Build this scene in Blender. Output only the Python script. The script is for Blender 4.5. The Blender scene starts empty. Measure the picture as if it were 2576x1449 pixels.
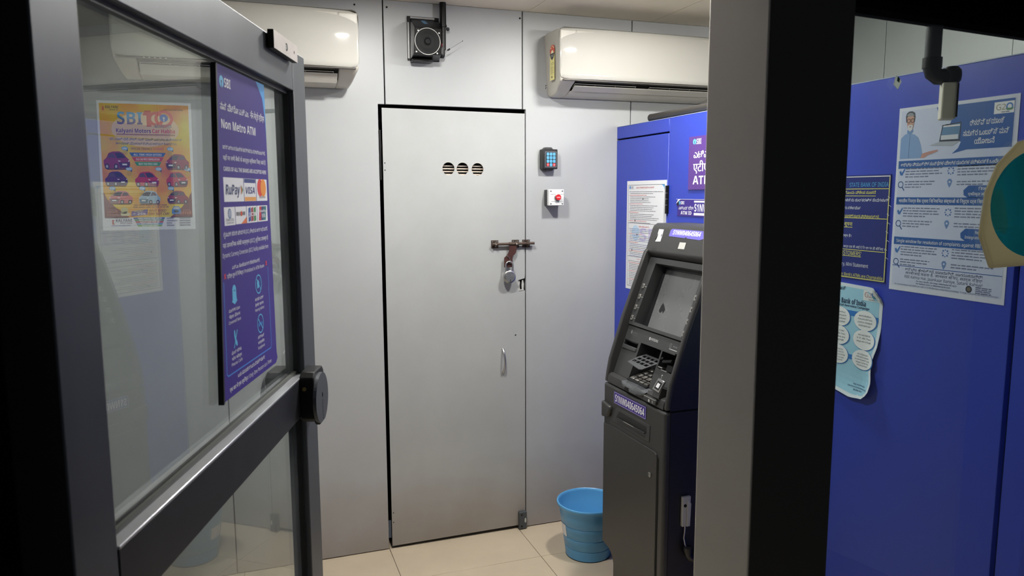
import bpy, bmesh, math, random
from mathutils import Vector, Matrix
random.seed(7)
SC = bpy.context.scene
COL = SC.collection
R = math.radians
# ---------------------------------------------------------------- camera
cd = bpy.data.cameras.new('camera'); cam = bpy.data.objects.new('camera', cd); COL.objects.link(cam)
_y, _p, _r = R(19.5424), R(-7.2418), R(0.1955)
_f = Vector((math.sin(_y)*math.cos(_p), math.cos(_y)*math.cos(_p), math.sin(_p)))
_rt = Vector((math.cos(_y), -math.sin(_y), 0)); _dn = _f.cross(_rt)
_rr = _rt*math.cos(_r) + _dn*math.sin(_r); _dd = _dn*math.cos(_r) - _rt*math.sin(_r)
M = Matrix((( _rr.x, -_dd.x, -_f.x, 0), (_rr.y, -_dd.y, -_f.y, 0), (_rr.z, -_dd.z, -_f.z, 1.6), (0, 0, 0, 1)))
cam.matrix_world = M
cd.sensor_width = 36.0; cd.lens = 36.0*1864.46/2576; cd.clip_start = 0.02
cd.dof.use_dof = True; cd.dof.focus_distance = 2.9; cd.dof.aperture_fstop = 8.0
SC.camera = cam
# ---------------------------------------------------------------- world, light, exposure
w = bpy.data.worlds.new('night'); SC.world = w; w.use_nodes = True
w.node_tree.nodes['Background'].inputs[0].default_value = (0.55, 0.6, 0.7, 1)
w.node_tree.nodes['Background'].inputs[1].default_value = 0.07
SC.view_settings.view_transform = 'Standard'; SC.view_settings.look = 'None'
SC.view_settings.gamma = 1.0; SC.view_settings.use_curve_mapping = False
SC.view_settings.exposure = 0.05
LAMPS = [(0.60, 2.32, 0.12, 500.0), (1.45, 2.32, 0.12, 420.0)]

# ---------------------------------------------------------------- materials
def lin(c):
    def f(v):
        v /= 255.0
        return v/12.92 if v <= 0.04045 else ((v+0.055)/1.055)**2.4
    return tuple(f(v) for v in c[:3]) + (1.0,)
_mats = {}
def mat(name, rgb, rough=0.5, metal=0.0, noise=0.0, nscale=6.0, bump=0.0, bscale=60.0, spec=0.5, emit=None, estr=0.0, coat=0.0, nstretch=(1, 1, 1), floorstain=0.0):
    if name in _mats: return _mats[name]
    m = bpy.data.materials.new(name); m.use_nodes = True; nt = m.node_tree
    b = nt.nodes['Principled BSDF']
    b.inputs['Base Color'].default_value = lin(rgb); b.inputs['Roughness'].default_value = rough
    b.inputs['Metallic'].default_value = metal; b.inputs['Specular IOR Level'].default_value = spec
    b.inputs['Coat Weight'].default_value = coat
    if emit: b.inputs['Emission Color'].default_value = lin(emit); b.inputs['Emission Strength'].default_value = estr
    if noise or bump or floorstain:
        tc = nt.nodes.new('ShaderNodeTexCoord'); mp = nt.nodes.new('ShaderNodeMapping')
        mp.inputs['Scale'].default_value = nstretch
        nt.links.new(tc.outputs['Object'], mp.inputs['Vector'])
    col = None
    if noise:
        n = nt.nodes.new('ShaderNodeTexNoise'); n.inputs['Scale'].default_value = nscale; n.inputs['Detail'].default_value = 6; n.inputs['Roughness'].default_value = 0.6
        nt.links.new(mp.outputs[0], n.inputs['Vector'])
        r = nt.nodes.new('ShaderNodeMapRange'); r.inputs[1].default_value = 0.3; r.inputs[2].default_value = 0.7
        r.inputs[3].default_value = 1-noise; r.inputs[4].default_value = 1+noise*0.6
        nt.links.new(n.outputs['Fac'], r.inputs[0])
        mx = nt.nodes.new('ShaderNodeMix'); mx.data_type = 'RGBA'; mx.blend_type = 'MULTIPLY'; mx.inputs[0].default_value = 1
        mx.inputs[6].default_value = lin(rgb); nt.links.new(r.outputs[0], mx.inputs[7])
        col = mx.outputs[2]
        rr = nt.nodes.new('ShaderNodeMapRange'); rr.inputs[3].default_value = rough*0.85; rr.inputs[4].default_value = min(1, rough*1.25)
        nt.links.new(n.outputs['Fac'], rr.inputs[0]); nt.links.new(rr.outputs[0], b.inputs['Roughness'])
    if floorstain:
        sx = nt.nodes.new('ShaderNodeSeparateXYZ'); geo = nt.nodes.new('ShaderNodeNewGeometry'); nt.links.new(geo.outputs['Position'], sx.inputs[0])
        n2 = nt.nodes.new('ShaderNodeTexNoise'); n2.inputs['Scale'].default_value = 5; n2.inputs['Detail'].default_value = 5
        nt.links.new(tc.outputs['Object'], n2.inputs['Vector'])
        ad = nt.nodes.new('ShaderNodeMath'); ad.operation = 'MULTIPLY_ADD'; ad.inputs[1].default_value = -0.35
        nt.links.new(n2.outputs['Fac'], ad.inputs[0]); nt.links.new(sx.outputs['Z'], ad.inputs[2])
        mr = nt.nodes.new('ShaderNodeMapRange'); mr.inputs[1].default_value = -0.17; mr.inputs[2].default_value = 0.22; mr.inputs[3].default_value = floorstain; mr.inputs[4].default_value = 0
        nt.links.new(ad.outputs[0], mr.inputs[0])
        mx2 = nt.nodes.new('ShaderNodeMix'); mx2.data_type = 'RGBA'; nt.links.new(mr.outputs[0], mx2.inputs[0])
        if col: nt.links.new(col, mx2.inputs[6])
        else: mx2.inputs[6].default_value = lin(rgb)
        mx2.inputs[7].default_value = lin((128, 104, 78)); col = mx2.outputs[2]
    if col: nt.links.new(col, b.inputs['Base Color'])
    if bump:
        n3 = nt.nodes.new('ShaderNodeTexNoise'); n3.inputs['Scale'].default_value = bscale; n3.inputs['Detail'].default_value = 3
        nt.links.new(mp.outputs[0], n3.inputs['Vector'])
        bp = nt.nodes.new('ShaderNodeBump'); bp.inputs['Strength'].default_value = bump; bp.inputs['Distance'].default_value = 0.002
        nt.links.new(n3.outputs['Fac'], bp.inputs['Height']); nt.links.new(bp.outputs[0], b.inputs['Normal'])
    _mats[name] = m
    return m
def ink(rgb, rough=0.45):
    return mat('ink_%d_%d_%d' % tuple(rgb[:3]), rgb, rough)
def glass_mat(name, tint=(235, 240, 238), rough=0.0, haze=0.03):
    if name in _mats: return _mats[name]
    m = bpy.data.materials.new(name); m.use_nodes = True; nt = m.node_tree; nt.nodes.clear()
    out = nt.nodes.new('ShaderNodeOutputMaterial'); mix = nt.nodes.new('ShaderNodeMixShader')
    tr = nt.nodes.new('ShaderNodeBsdfTransparent'); tr.inputs[0].default_value = lin(tint)
    gl = nt.nodes.new('ShaderNodeBsdfGlossy'); gl.inputs['Roughness'].default_value = rough
    df = nt.nodes.new('ShaderNodeBsdfDiffuse'); df.inputs[0].default_value = lin((200, 205, 205))
    geo = nt.nodes.new('ShaderNodeNewGeometry')
    ior = nt.nodes.new('ShaderNodeMapRange'); ior.inputs[3].default_value = 1.5; ior.inputs[4].default_value = 1/1.5
    nt.links.new(geo.outputs['Backfacing'], ior.inputs[0])
    fr = nt.nodes.new('ShaderNodeFresnel'); nt.links.new(ior.outputs[0], fr.inputs['IOR'])
    nt.links.new(fr.outputs[0], mix.inputs[0])
    hz = nt.nodes.new('ShaderNodeMixShader')
    tc = nt.nodes.new('ShaderNodeTexCoord'); n = nt.nodes.new('ShaderNodeTexNoise'); n.inputs['Scale'].default_value = 4; n.inputs['Detail'].default_value = 6
    nt.links.new(tc.outputs['Object'], n.inputs['Vector'])
    mr = nt.nodes.new('ShaderNodeMapRange'); mr.inputs[1].default_value = 0.35; mr.inputs[2].default_value = 0.8; mr.inputs[3].default_value = haze*0.4; mr.inputs[4].default_value = haze*2.2
    nt.links.new(n.outputs['Fac'], mr.inputs[0]); nt.links.new(mr.outputs[0], hz.inputs[0])
    nt.links.new(tr.outputs[0], hz.inputs[1]); nt.links.new(df.outputs[0], hz.inputs[2])
    nt.links.new(hz.outputs[0], mix.inputs[1]); nt.links.new(gl.outputs[0], mix.inputs[2])
    nt.links.new(mix.outputs[0], out.inputs[0])
    _mats[name] = m
    return m

def film(name, rgb):
    m = bpy.data.materials.new(name); m.use_nodes = True; nt = m.node_tree; nt.nodes.clear()
    out = nt.nodes.new('ShaderNodeOutputMaterial'); mix = nt.nodes.new('ShaderNodeMixShader'); mix.inputs[0].default_value = 0.7
    a = nt.nodes.new('ShaderNodeBsdfDiffuse'); a.inputs[0].default_value = lin(rgb); b = nt.nodes.new('ShaderNodeBsdfTranslucent'); b.inputs[0].default_value = lin(rgb)
    nt.links.new(a.outputs[0], mix.inputs[1]); nt.links.new(b.outputs[0], mix.inputs[2]); nt.links.new(mix.outputs[0], out.inputs[0])
    return m
PANEL = mat('grey_composite_panel', (176, 178, 180), 0.36, noise=0.05, nscale=2.2, floorstain=0.45, bump=0.02, bscale=40)
PANEL_DOOR = mat('grey_door_sheet', (174, 176, 176), 0.40, noise=0.07, nscale=3.0, floorstain=0.5, bump=0.02, bscale=30)
DARKGAP = mat('dark_joint', (14, 14, 12), 0.9)
BLUE = mat('blue_laminate', (48, 68, 182), 0.36, noise=0.05, nscale=2.5)
BLUE_EDGE = mat('pale_laminate_edge', (150, 160, 190), 0.5)
CEIL = mat('beige_ceiling_board', (238, 229, 214), 0.75, noise=0.10, nscale=2.0)
TILE = mat('cream_floor_tile', (204, 188, 164), 0.32, noise=0.09, nscale=3.5)
GROUT = mat('brown_grout', (120, 98, 76), 0.9)
ANOD = mat('charcoal_anodised_metal', (88, 91, 95), 0.42, metal=0.55, noise=0.22, nscale=5.0, nstretch=(1, 1, 0.35))
ANOD_POST = mat('grey_metal_cladding', (226, 220, 210), 0.5, metal=0.2, noise=0.06, nscale=3.0)
BLACKMET = mat('black_metal', (20, 20, 21), 0.45, metal=0.3)
RAILTOP = mat('lit_silver_metal', (205, 207, 212), 0.32, metal=0.75, noise=0.12, nscale=14)  # silver metal, made lighter for the ceiling light on the rail's top
BLACKPL = mat('black_plastic', (22, 22, 23), 0.35)
BLACKGL = mat('glossy_black_plastic', (13, 13, 14), 0.32, spec=0.3)
ATMPL = mat('charcoal_machine_plastic', (54, 54, 54), 0.42, bump=0.05, bscale=400)
ATMFAS = mat('charcoal_fascia_plastic', (58, 59, 60), 0.34, bump=0.04, bscale=400)
ATMDK = mat('dark_recess_plastic', (28, 29, 31), 0.4)
ATMSIDE = mat('dark_navy_side_panel', (26, 27, 34), 0.5)
WHITEPL = mat('white_gloss_plastic', (188, 186, 179), 0.10)
WHITEPL2 = mat('off_white_housing', (196, 192, 182), 0.35, noise=0.04, nscale=8)
GREYPL = mat('light_grey_plastic', (190, 190, 186), 0.4)
CHROME = mat('brushed_steel', (190, 190, 190), 0.28, metal=0.95)
STEEL = mat('dull_steel', (165, 162, 158), 0.42, metal=0.8, noise=0.12, nscale=12)
RUST = mat('brown_rusted_iron', (84, 70, 62), 0.5, metal=0.5, noise=0.3, nscale=60)
RUSTPAD = mat('red_oxide_iron', (74, 42, 38), 0.6, metal=0.2, noise=0.2, nscale=50)
BUCKET = mat('blue_bucket_plastic', (92, 164, 216), 0.30, noise=0.03)
PAPER = mat('white_paper', (226, 228, 233), 0.4)
PURPLE = mat('purple_sign_board', (66, 50, 138), 0.45, spec=0.25)

# ---------------------------------------------------------------- mesh helpers
class MB:
    def __init__(s): s.v = []; s.f = []; s.m = []; s.mats = []
    def mi(s, m):
        if m not in s.mats: s.mats.append(m)
        return s.mats.index(m)
    def add(s, vs, fs, m):
        o = len(s.v); k = s.mi(m); s.v += [tuple(v) for v in vs]
        for f in fs: s.f.append([o+i for i in f]); s.m.append(k)
        return s
    def box(s, a, b, m, M=None):
        x0, y0, z0 = a; x1, y1, z1 = b
        vs = [(x0, y0, z0), (x1, y0, z0), (x1, y1, z0), (x0, y1, z0), (x0, y0, z1), (x1, y0, z1), (x1, y1, z1), (x0, y1, z1)]
        if M: vs = [M(*v) for v in vs]
        return s.add(vs, [(0, 3, 2, 1), (4, 5, 6, 7), (0, 1, 5, 4), (1, 2, 6, 5), (2, 3, 7, 6), (3, 0, 4, 7)], m)
    def prism(s, poly, c0, c1, m, axis='y', M=None):
        # poly: 2D points; axis 'y' -> (x,z) poly extruded along y; 'x' -> (y,z) poly along x; 'z' -> (x,y) along z
        n = len(poly)
        def P(p, c):
            q = {'y': (p[0], c, p[1]), 'x': (c, p[0], p[1]), 'z': (p[0], p[1], c)}[axis]
            return M(*q) if M else q
        vs = [P(p, c0) for p in poly] + [P(p, c1) for p in poly]
        fs = [list(range(n)), list(range(2*n-1, n-1, -1))] + [(i, i+n, (i+1) % n+n, (i+1) % n) for i in range(n)]
        return s.add(vs, fs, m)
    def cyl(s, a, b, r0, m, r1=None, n=20, cap=True, M=None):
        a = Vector(a); b = Vector(b); r1 = r0 if r1 is None else r1
        d = (b-a).normalized(); u = d.orthogonal().normalized(); v = d.cross(u)
        vs = []
        for c, r in ((a, r0), (b, r1)):
            for i in range(n):
                t = 2*math.pi*i/n; vs.append(c+u*math.cos(t)*r+v*math.sin(t)*r)
        fs = [(i, (i+1) % n, n+(i+1) % n, n+i) for i in range(n)]
        if cap: fs += [list(range(n-1, -1, -1)), list(range(n, 2*n))]
        if M: vs = [M(*q) for q in vs]
        return s.add(vs, fs, m)
    def tube(s, pts, r, m, n=12, M=None, rad=None):
        pts = [Vector(p) for p in pts]; vs = []; N = len(pts); prev = None
        for i, p in enumerate(pts):
            d = (pts[min(i+1, N-1)]-pts[max(i-1, 0)]).normalized()
            u = d.orthogonal().normalized() if prev is None else (prev-d*prev.dot(d)).normalized()
            prev = u; v = d.cross(u); rr = rad[i] if rad else r
            for k in range(n):
                t = 2*math.pi*k/n; vs.append(p+u*math.cos(t)*rr+v*math.sin(t)*rr)
        fs = [(i*n+k, i*n+(k+1) % n, (i+1)*n+(k+1) % n, (i+1)*n+k) for i in range(N-1) for k in range(n)]
        fs += [list(range(n-1, -1, -1)), list(range((N-1)*n, N*n))]
        if M: vs = [M(*q) for q in vs]
        return s.add(vs, fs, m)
    def lathe(s, prof, c, m, n=40, axis='z', close=False, M=None):
        vs = []; N = len(prof)
        for r, h in prof:
            for k in range(n):
                t = 2*math.pi*k/n; a, b = r*math.cos(t), r*math.sin(t)
                q = (c[0]+a, c[1]+b, c[2]+h) if axis == 'z' else (c[0]+a, c[1]+h, c[2]+b)
                vs.append(M(*q) if M else q)
        fs = [(i*n+k, i*n+(k+1) % n, (i+1)*n+(k+1) % n, (i+1)*n+k) for i in range(N-1) for k in range(n)]
        return s.add(vs, fs, m)
    def build(s, name, parent=None, bevel=0.0, seg=2, smooth=True, loc=(0, 0, 0), rotz=0.0, ang=35):
        me = bpy.data.meshes.new(name); me.from_pydata(s.v, [], s.f)
        for m in s.mats: me.materials.append(m)
        me.polygons.foreach_set('material_index', s.m)
        bm = bmesh.new(); bm.from_mesh(me)
        if len(bm.verts) < 60000:
            bmesh.ops.recalc_face_normals(bm, faces=bm.faces) if not getattr(s, 'flat', False) else None
        bm.to_mesh(me); bm.free()
        if smooth:
            me.polygons.foreach_set('use_smooth', [True]*len(me.polygons)); me.set_sharp_from_angle(angle=R(ang))
        me.update()
        o = bpy.data.objects.new(name, me); COL.objects.link(o)
        o.location = loc; o.rotation_euler = (0, 0, rotz)
        if parent: o.parent = parent
        if bevel:
            b = o.modifiers.new('bevel', 'BEVEL'); b.width = bevel; b.segments = seg; b.limit_method = 'ANGLE'; b.angle_limit = R(35); b.harden_normals = False
        return o
def tag(o, label=None, cat=None, group=None, kind=None):
    if label: o['label'] = label
    if cat: o['category'] = cat
    if group: o['group'] = group
    if kind: o['kind'] = kind
    return o
def thing(name, label, cat, loc=(0, 0, 0), rotz=0.0, group=None, kind=None):
    o = bpy.data.objects.new(name, None); COL.objects.link(o); o.location = loc; o.rotation_euler = (0, 0, rotz)
    o.empty_display_size = 0.05
    return tag(o, label, cat, group, kind)
def circ(cx, cy, r, n=28, ry=None, a0=0, a1=2*math.pi, full=True):
    ry = r if ry is None else ry; k = n if full else n-1
    return [(cx+r*math.cos(a0+(a1-a0)*i/k), cy+ry*math.sin(a0+(a1-a0)*i/k)) for i in range(n)]
def rrect(x0, y0, x1, y1, r, n=5):
    out = []
    for cx, cy, a in ((x1-r, y1-r, 0), (x0+r, y1-r, 90), (x0+r, y0+r, 180), (x1-r, y0+r, 270)):
        for i in range(n+1):
            t = R(a+90*i/n); out.append((cx+r*math.cos(t), cy+r*math.sin(t)))
    return out
def curve_mesh(polys, thick):
    """filled 2D outline with holes, extruded; returns verts (x, y, depth 0..thick) and faces"""
    c = bpy.data.curves.new('tmp', 'CURVE'); c.dimensions = '2D'; c.fill_mode = 'BOTH'; c.extrude = thick/2
    for p in polys:
        sp = c.splines.new('POLY'); sp.points.add(len(p)-1)
        for i, q in enumerate(p): sp.points[i].co = (q[0], q[1], 0, 1)
        sp.use_cyclic_u = True
    o = bpy.data.objects.new('tmp', c); COL.objects.link(o)
    me = bpy.data.meshes.new_from_object(o)
    vs = [(v.co.x, v.co.y, v.co.z+thick/2) for v in me.vertices]; fs = [list(p.vertices) for p in me.polygons]
    bpy.data.objects.remove(o); bpy.data.meshes.remove(me); bpy.data.curves.remove(c)
    return vs, fs
def plate(mb, polys, y0, y1, m, M=None, axis='y'):
    vs, fs = curve_mesh(polys, y1-y0)
    def P(v):
        q = (v[0], y0+v[2], v[1]) if axis == 'y' else (v[0], v[1], y0+v[2])
        return M(*q) if M else q
    return mb.add([P(v) for v in vs], fs, m)
_tcache = {}
def sans(s, bold):
    o = ''
    for c in s:
        if 'A' <= c <= 'Z': o += chr((0x1D5D4 if bold else 0x1D5A0)+ord(c)-65)
        elif 'a' <= c <= 'z': o += chr((0x1D5EE if bold else 0x1D5BA)+ord(c)-97)
        elif '0' <= c <= '9': o += chr((0x1D7EC if bold else 0x1D7E2)+ord(c)-48)
        else: o += c
    return o
def glyphs(body, weight, shear):
    """filled outline of a string: verts, faces, max x"""
    c = bpy.data.curves.new('tmp', 'FONT'); c.body = body; c.size = 1; c.offset = weight; c.resolution_u = 2; c.shear = shear
    o = bpy.data.objects.new('tmp', c); COL.objects.link(o)
    me = bpy.data.meshes.new_from_object(o)
    vs = [(v.co.x, v.co.y) for v in me.vertices]; fs = [list(p.vertices) for p in me.polygons]
    bpy.data.objects.remove(o); bpy.data.meshes.remove(me); bpy.data.curves.remove(c)
    return vs, fs
def glyph_by_outline(ch, shear):
    """like glyphs(), but every outer contour of the letter is filled on its own, so contours that overlap do not cut holes"""
    from mathutils.geometry import interpolate_bezier
    c = bpy.data.curves.new('tmp', 'FONT'); c.body = ch; c.size = 1; c.shear = shear
    o = bpy.data.objects.new('tmp', c); COL.objects.link(o)
    dg = bpy.context.evaluated_depsgraph_get(); cu = o.evaluated_get(dg).to_curve(dg)
    polys = []
    for sp in cu.splines:
        b = sp.bezier_points; pts = []
        for i in range(len(b)):
            q = b[(i+1) % len(b)]
            pts += [(v.x, v.y) for v in interpolate_bezier(b[i].co, b[i].handle_right, q.handle_left, q.co, 4)[:-1]]
        pts = [p for i, p in enumerate(pts) if i == 0 or math.dist(p, pts[i-1]) > 1e-5]
        if len(pts) > 2: polys.append(pts)
    o.evaluated_get(dg).to_curve_clear(); bpy.data.objects.remove(o); bpy.data.curves.remove(c)
    def area(p): return sum(p[i][0]*p[(i+1) % len(p)][1]-p[(i+1) % len(p)][0]*p[i][1] for i in range(len(p)))/2
    def inside(p, q):
        r = False
        for i in range(len(q)):
            (x1, y1), (x2, y2) = q[i], q[i-1]
            if (y1 > p[1]) != (y2 > p[1]) and p[0] < (x2-x1)*(p[1]-y1)/(y2-y1)+x1: r = not r
        return r
    if not polys: return [], []
    big = max(polys, key=lambda p: abs(area(p))); sg = 1 if area(big) > 0 else -1
    outer = [p for p in polys if area(p)*sg > 0]; holes = [p for p in polys if area(p)*sg <= 0]; vs = []; fs = []
    for k, p in enumerate(outer):
        mine = [h for h in holes if inside(h[0], p) and min((abs(area(q)), i) for i, q in enumerate(outer) if inside(h[0], q))[1] == k]
        v, f = curve_mesh([p]+mine, 0.0); n = len(vs)
        vs += [(a[0], a[1], 0.000012*k) for a in v]; fs += [[i+n for i in q] for q in f]
    return vs, fs
_gcache = {}
def glyph(ch, weight, shear):
    k = (ch, weight, shear)
    if k not in _gcache:
        bar = glyphs('|', 0, 0)[0]; x0 = min(v[0] for v in bar)
        adv = min(v[0] for v in sorted(glyphs(ch+'|', 0, 0)[0], key=lambda v: v[0])[-len(bar):])-x0
        if ch == ' ': vs, fs = [], []
        elif '\u0c80' <= ch <= '\u0cff':
            try: vs, fs = glyph_by_outline(ch, shear)
            except Exception: vs, fs = glyphs(ch, weight, shear)
        else: vs, fs = glyphs(ch, weight, shear)
        _gcache[k] = (vs, fs, adv)
    return _gcache[k]
def text_mesh(body, weight=0.0, space=1.0, shear=0.0):
    key = (body, weight, space, shear)
    if key in _tcache: return _tcache[key]
    if all(ord(c) < 128 for c in body):
        vs, fs = glyphs(sans(body, weight >= 0.02), 0.0, shear); vs = [(v[0], v[1], 0.0) for v in vs]
    else:
        out = []                      # Devanagari short i is drawn before its consonant group
        for c in body:
            if c == '\u093f':
                k = len(out)-1
                while k >= 2 and out[k-1] == '\u094d': k -= 2
                out.insert(max(k, 0), c)
            else: out.append(c)
        vs = []; fs = []; x = 0.0; n_ = 0
        for c in out:
            lat = c.isascii() and c.isalnum()
            g, f, adv = glyph(sans(c, weight >= 0.02) if lat else c, 0.0, shear)
            for q_, dx in enumerate((0.0,) if (lat or weight < 0.008) else (0.0, weight*1.4)):   # a second, slightly shifted strike makes the letters bold
                o = len(vs); d = 0.00003*(n_ % 3)+0.00001*q_; vs += [(v[0]+x+dx, v[1], d+(v[2] if len(v) > 2 else 0.0)) for v in g]; fs += [[i+o for i in q] for q in f]
            x += adv; n_ += 1
    xs = [v[0] for v in vs] or [0, 1]
    _tcache[key] = (vs, fs, min(xs), max(xs))
    return _tcache[key]
CAP = 0.70
LAY = 0.00016
class Sheet:
    """print on a sheet: fractions (fx right, fy down) mapped through P(fx, fy, off) to local points (local -y is out of the sheet)"""
    def __init__(s, root, P, W, H): s.root = root; s.P = P; s.W = W; s.H = H; s.mb = MB(); s.mb.flat = True
    def poly(s, pts, col, L=1, m=None):
        vs = [s.P(x, y, LAY*L) for x, y in pts]; s.mb.add(vs, [list(range(len(pts)))], m or ink(col))
    def grid(s, x0, y0, x1, y1, col, L=1, nx=6, ny=6, m=None):
        vs = [s.P(x0+(x1-x0)*i/nx, y0+(y1-y0)*j/ny, LAY*L) for j in range(ny+1) for i in range(nx+1)]
        fs = [(j*(nx+1)+i, j*(nx+1)+i+1, (j+1)*(nx+1)+i+1, (j+1)*(nx+1)+i) for j in range(ny) for i in range(nx)]
        s.mb.add(vs, fs, m or ink(col))
    def rect(s, x0, y0, x1, y1, col, L=1, m=None): s.poly([(x0, y0), (x1, y0), (x1, y1), (x0, y1)], col, L, m)
    def frame(s, x0, y0, x1, y1, t, col, L=1):
        ty = t*s.W/s.H
        s.rect(x0, y0, x1, y0+ty, col, L); s.rect(x0, y1-ty, x1, y1, col, L); s.rect(x0, y0, x0+t, y1, col, L); s.rect(x1-t, y0, x1, y1, col, L)
    def line(s, x0, y0, x1, y1, t, col, L=1):
        k = s.W/s.H; dx, dy = (x1-x0), (y1-y0)/k; l = math.hypot(dx, dy) or 1; nx, ny = -dy/l*t/2, dx/l*t/2*k
        s.poly([(x0+nx, y0+ny), (x1+nx, y1+ny), (x1-nx, y1-ny), (x0-nx, y0-ny)], col, L)
    def disc(s, cx, cy, r, col, L=1, ry=None, n=24):
        k = s.W/s.H; ry = (r if ry is None else ry)*k
        if getattr(s, 'curved', False):
            vs = [s.P(cx, cy, LAY*L)]
            for q in (0.25, 0.5, 0.75, 1.0): vs += [s.P(cx+q*r*math.cos(2*math.pi*i/n), cy+q*ry*math.sin(2*math.pi*i/n), LAY*L) for i in range(n)]
            fs = [(0, 1+i, 1+(i+1) % n) for i in range(n)]+[(1+k*n+i, 1+k*n+n+i, 1+k*n+n+(i+1) % n, 1+k*n+(i+1) % n) for k in range(3) for i in range(n)]
            s.mb.add(vs, fs, ink(col)); return
        s.poly([(cx+r*math.cos(2*math.pi*i/n), cy+ry*math.sin(2*math.pi*i/n)) for i in range(n)], col, L)
    def ring(s, cx, cy, r, t, col, L=1, n=28, a0=0, a1=360):
        k = s.W/s.H; full = a1-a0 >= 360; vs = []; N = n if full else n+1
        for i in range(N):
            a = R(a0+(a1-a0)*i/n)
            for q in (r, r-t): vs.append(s.P(cx+q*math.cos(a), cy+q*k*math.sin(a), LAY*L))
        fs = [(2*i, 2*((i+1) % N), 2*((i+1) % N)+1, 2*i+1) for i in range(n)]
        s.mb.add(vs, fs, ink(col))
    def text(s, body, x0, x1, yb, cap, col, L=2, weight=0.02, shear=0.0, slope=0.0, keep=False, center=None, m=None):
        vs, fs, a, b = text_mesh(body, weight, 1.0, shear)
        if not vs: return
        sy = cap/CAP
        if keep or x1 is None:
            sx = sy*s.H/s.W; wd = (b-a)*sx
            if center is not None: x0 = center-wd/2
        else: sx = (x1-x0)/max(b-a, 1e-6)
        out = [s.P(x0+(v[0]-a)*sx, yb-v[1]*sy+slope*(v[0]-a)*sx, LAY*L+v[2]) for v in vs]
        s.mb.add(out, fs, m or ink(col))
    def dashes(s, x0, x1, yb, h, col, L=2, seed=0, wmin=0.02, wmax=0.07):
        rn = random.Random(seed*7919+int(yb*1e4)); x = x0; gap = h*s.H/s.W*0.7
        while x < x1-wmin*0.5:
            ww = min(rn.uniform(wmin, wmax), x1-x)
            s.rect(x, yb-h*rn.uniform(0.8, 1.0), x+ww, yb, col, L); x += ww+gap
    def flush(s, name, label=None):
        if not s.mb.f: return None
        o = s.mb.build(name, s.root, smooth=False); s.mb = MB(); s.mb.flat = True
        if label: o['label'] = label
        return o
def sbi_logo(s, cx, cy, r, col=(96, 196, 236), bg=(66, 52, 136), L=2):
    s.disc(cx, cy, r, col, L); s.disc(cx, cy, r*0.27, bg, L+1)
    k = s.W/s.H; s.poly([(cx-r*.13, cy), (cx+r*.13, cy), (cx+r*.13, cy+r*k*1.01), (cx-r*.13, cy+r*k*1.01)], bg, L+1)

# frames: back wall things: rotz 0 (local -y faces the room). right partition things: rotz -90.
BY = 3.195; PX = 1.664; RB = R(-90)
# ================================================================= STRUCTURE
CZ = 2.402; XL = -0.56; XR = 2.62; YF = 0.86
# floor tiles
fl = MB().box((XL-0.1, 0.0, -0.06), (XR+0.1, BY+0.12, -0.004), GROUT).build('floor')
tag(fl, 'floor of large cream vitrified tiles with thin brown joints', 'floor', kind='structure')
tile_me = None
xs = [0.541+0.621*i for i in range(-3, 4)]; ys = [2.90-0.621*i for i in range(0, 6)]
for i in range(len(xs)-1):
    for j in range(-1, len(ys)-1):
        x0, x1 = max(xs[i], XL-0.08)+0.001, min(xs[i+1], XR+0.08)-0.001
        y1 = (BY+0.09 if j < 0 else ys[j])-0.001; y0 = (ys[0] if j < 0 else ys[j+1])+0.001
        if x1 <= x0 or y1 <= max(y0, 0.02): continue
        y0 = max(y0, 0.02)
        t = MB().box((x0, y0, -0.004), (x1, y1, random.uniform(-0.0004, 0)), TILE).build('tile', fl, bevel=0.0008, seg=1)
# ceiling
ce = MB().box((XL-0.1, 0.75, CZ+0.006), (XR+0.1, BY+0.12, CZ+0.06), DARKGAP).build('ceiling')
tag(ce, 'beige ceiling of square boards with thin joints', 'ceiling', kind='structure')
cxs = [1.214+0.624*i for i in range(-3, 4)]; cys = [2.72-0.624*i for i in range(0, 4)]
for i in range(len(cxs)-1):
    for j in range(-1, len(cys)-1):
        x0, x1 = max(cxs[i], XL-0.08)+0.0012, min(cxs[i+1], XR+0.08)-0.0012
        y1 = (BY+0.09 if j < 0 else cys[j])-0.0012; y0 = (cys[0] if j < 0 else cys[j+1])+0.0012
        if x1 > x0 and y1 > y0: MB().box((x0, y0, CZ), (x1, y1, CZ+0.006), CEIL).build('ceiling_board', ce)
# back wall: dark backing and panels
wb = MB()
wb.box((XL-0.1, BY+0.018, 0), (0.535, BY+0.10, CZ), DARKGAP).box((1.206, BY+0.018, 0), (XR+0.1, BY+0.10, CZ), DARKGAP).box((0.535, BY+0.018, 1.976), (1.206, BY+0.10, CZ), DARKGAP)
wb.box((0.53, BY+0.30, 0), (1.21, BY+0.33, 2.0), DARKGAP).box((0.50, BY+0.10, 0), (0.53, BY+0.33, 2.0), DARKGAP).box((1.21, BY+0.10, 0), (1.24, BY+0.33, 2.0), DARKGAP).box((0.5, BY+0.1, 1.98), (1.24, BY+0.33, 2.0), DARKGAP)
wb = wb.build('wall_back'); tag(wb, 'back wall clad in pale grey composite panels with black joints', 'wall', kind='structure')
def bp(poly):
    MB().prism(poly, BY, BY+0.018, PANEL).build('wall_panel', wb, bevel=0.0012, seg=1)
z0, z1 = 0.0035, CZ-0.001
bp([(XL, z0), (-0.1115, z0), (-0.1115, z1), (XL, z1)])
bp([(-0.107, z0), (0.538, z0), (0.538, 1.977), (0.5655, 1.977), (0.5655, z1), (-0.107, z1)])
bp([(0.5703, 1.977), (1.1845, 1.977), (1.1845, z1), (0.5703, z1)])
bp([(1.2025, z0), (1.732, z0), (1.732, z1), (1.1895, z1), (1.1895, 1.977), (1.2025, 1.977)])
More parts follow.
